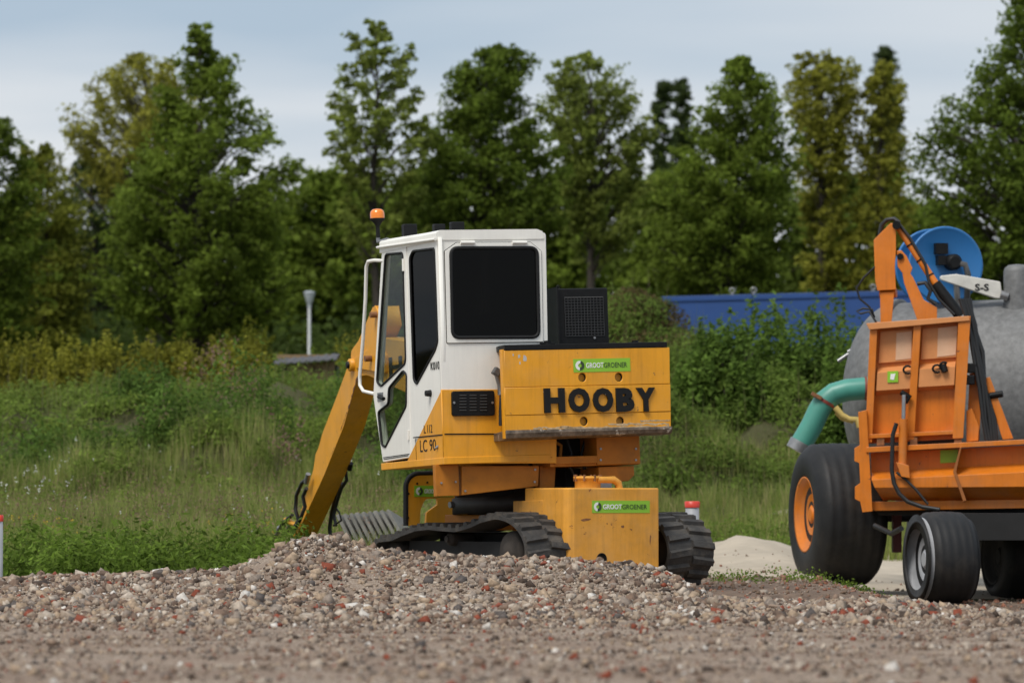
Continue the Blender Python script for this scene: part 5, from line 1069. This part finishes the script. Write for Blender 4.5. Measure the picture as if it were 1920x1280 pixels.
# meadow grass
def blades(name, label, X, Y, h, w, m, lean=.25, kind='stuff', cat='grass'):
    n = len(X); z = height(X, Y) - .02; a = rng.uniform(0, 6.283, n); dx, dy = np.cos(a), np.sin(a); l = lean * h * rng.normal(size=n); lx, ly = np.cos(a * 1.7 + 1) * l, np.sin(a * 1.7 + 1) * l
    p = np.stack([X, Y, z], 1); q1 = np.stack([dx * w, dy * w, 0 * w], 1); m1_ = p + np.stack([lx * .35, ly * .35, h * .6], 1); tp_ = p + np.stack([lx, ly, h], 1)
    v = np.stack([p - q1, p + q1, m1_ + q1 * .7, m1_ - q1 * .7, tp_], 1).reshape(-1, 3); o = 5 * np.arange(n)[:, None]
    return tag(link(name, np_mesh(name, v, o + np.array([[0, 1, 2, 3]]), o + np.array([[3, 2, 4]])), m), label, cat, kind=kind)
GR = island_mat('meadow_blades', [(.135, .185, .038), (.20, .255, .052), (.25, .28, .07), (.36, .31, .14)], .6, .35)
X, Y = scatter(78000, 49.5, 67, -140, 1000); k = rng.random(len(X)) < .75 + .25 * wob(X, Y, 1.1, 1); X, Y = X[k], Y[k]
blades('meadow_grass', 'tall meadow grass below the left bank', X, Y, (.42 + .16 * wob(X, Y, 1.3, 2)) * rng.uniform(.55, 1.3, len(X)), .0045 * rng.uniform(.7, 1.5, len(X)), GR)
X, Y = scatter(34000, 53, 69, 1080, 1760); k = ~((960 + X / Y * FPX > 1320) & (Y < 61)); X, Y = X[k], Y[k]
blades('bank_grass', 'rough grass at the foot of the right bank', X, Y, (.36 + .14 * wob(X, Y, 1.3, 2)) * rng.uniform(.5, 1.3, len(X)), .005 * rng.uniform(.7, 1.5, len(X)), GR)
X, Y = scatter(2200, 64, 79, -120, 1720); blades('bank_stalks', 'pale grass stalks standing among the weeds on the bank', X, Y, rng.uniform(.45, .85, len(X)), .0045 * np.ones(len(X)), island_mat('stalks', [(.14, .15, .05), (.2, .17, .08), (.11, .14, .04)], .7, .3), .18)
# reddish dock, white and yellow flowers
def heads(name, label, X, Y, hgt, s, m, cat, k=6, sp=.02):
    n = len(X); z = height(X, Y) + hgt; c = np.repeat(np.stack([X, Y, z], 1), k, 0) + rng.normal(size=(n * k, 3)) * np.array([sp, sp, sp * 2.2])
    return tag(link(name, leaf_mesh(name, c, s, s * .7), m), label, cat, kind='stuff')
DM = island_mat('dock_seed', [(.20, .11, .08), (.26, .16, .12), (.18, .125, .075)], .8, .2)
cx_ = [(395, 735, 76), (425, 745, 74), (540, 850, 65), (300, 790, 69), (470, 770, 71)]
Xs, Ys = [], []
for px_, py_, yy in cx_: m_ = 20; Xs.append(xat(px_, yy) + rng.normal(size=m_) * .17); Ys.append(yy + rng.normal(size=m_) * .5)
X, Y = np.concatenate(Xs), np.concatenate(Ys)
heads('dock_plants', 'reddish dock seed heads scattered in the weeds', X, Y, rng.uniform(.55, .85, len(X)), .020, DM, 'weeds', 14, .03)
X, Y = scatter(1300, 52, 64, -20, 900); heads('meadow_seed_heads', 'faded seed heads over the meadow', X, Y, rng.uniform(.35, .6, len(X)), .011, DM, 'grass', 5, .02)
WF = island_mat('white_petals', [(.75, .75, .70), (.6, .6, .52)], .7, .2); YF = island_mat('yellow_petals', [(.75, .48, .02), (.65, .38, .02)], .6, .2)
Yw = rng.normal(62.5, 1.0, 24); X = xat(82, 62) + rng.normal(size=24) * .24
heads('white_flowers', 'patch of white flowers in the meadow at left', X, Yw, rng.uniform(.45, .8, 24), .012, WF, 'flowers', 4, .012)
X, Y = scatter(60, 52, 66, 0, 740); heads('white_flowers', 'scattered white flowers in the meadow', X, Y, rng.uniform(.35, .6, len(X)), .010, WF, 'flowers', 3, .008)
X = np.concatenate([xat(70, 55) + rng.normal(size=40) * .35, xat(480, 55) + rng.normal(size=24) * .5]); Y = 55 + rng.normal(size=64) * 1.6
heads('yellow_flowers', 'yellow buttercups among the meadow grass', X, Y, rng.uniform(.30, .5, 64), .010, YF, 'flowers', 4, .010)
# sprigs on the bare earth
X = rng.uniform(1.9, 3.6, 120); Y = 48.5 + 5 * rng.random(120) ** 2; P = np.repeat(np.stack([X, Y, height(X, Y) + np.maximum(soil_lift(X, Y), sand_lift(X, Y)).clip(0) + .02], 1), 8, 0) + rng.normal(size=(960, 3)) * .03
tag(link('sprigs', leaf_mesh('sprigs', P, .02, .01, .6), LM['lush_leaves']), 'small green sprigs sprouting at the edge of the sand', 'weeds', kind='stuff')

# the wood goes on past both edges of the picture
C = []
for side_ in (0, 1):
    for i in range(9):
        px_ = (-190 - i * 95) if side_ == 0 else (2110 + i * 95); Y_ = 126 + 9 * math.sin(i * 2.1 + side_); hgt = 7.2 + 1.6 * math.sin(i * 3.3); x_ = xat(px_, Y_); m_ = 46
        f = rng.random(m_); a_ = rng.uniform(0, 6.28, m_); r_ = 1.5 * np.sin(np.pi * np.clip(f * .85 + .15, 0, 1)) ** .7 * np.sqrt(rng.random(m_))
        C.append(np.stack([x_ + r_ * np.cos(a_), Y_ + r_ * np.sin(a_), 2.4 + f * hgt], 1))
C = np.concatenate(C); ci = np.repeat(np.arange(len(C)), 34); d = rng.normal(size=(len(ci), 3)); d /= np.linalg.norm(d, axis=1, keepdims=True)
tag(link('woodland', leaf_mesh('woodland', C[ci] + d * (rng.random(len(ci)) ** .5)[:, None] * .55, .13, .075, .3, d, .8), FD), 'dense green wood continuing beyond both ends of the tree row', 'woodland', kind='stuff')
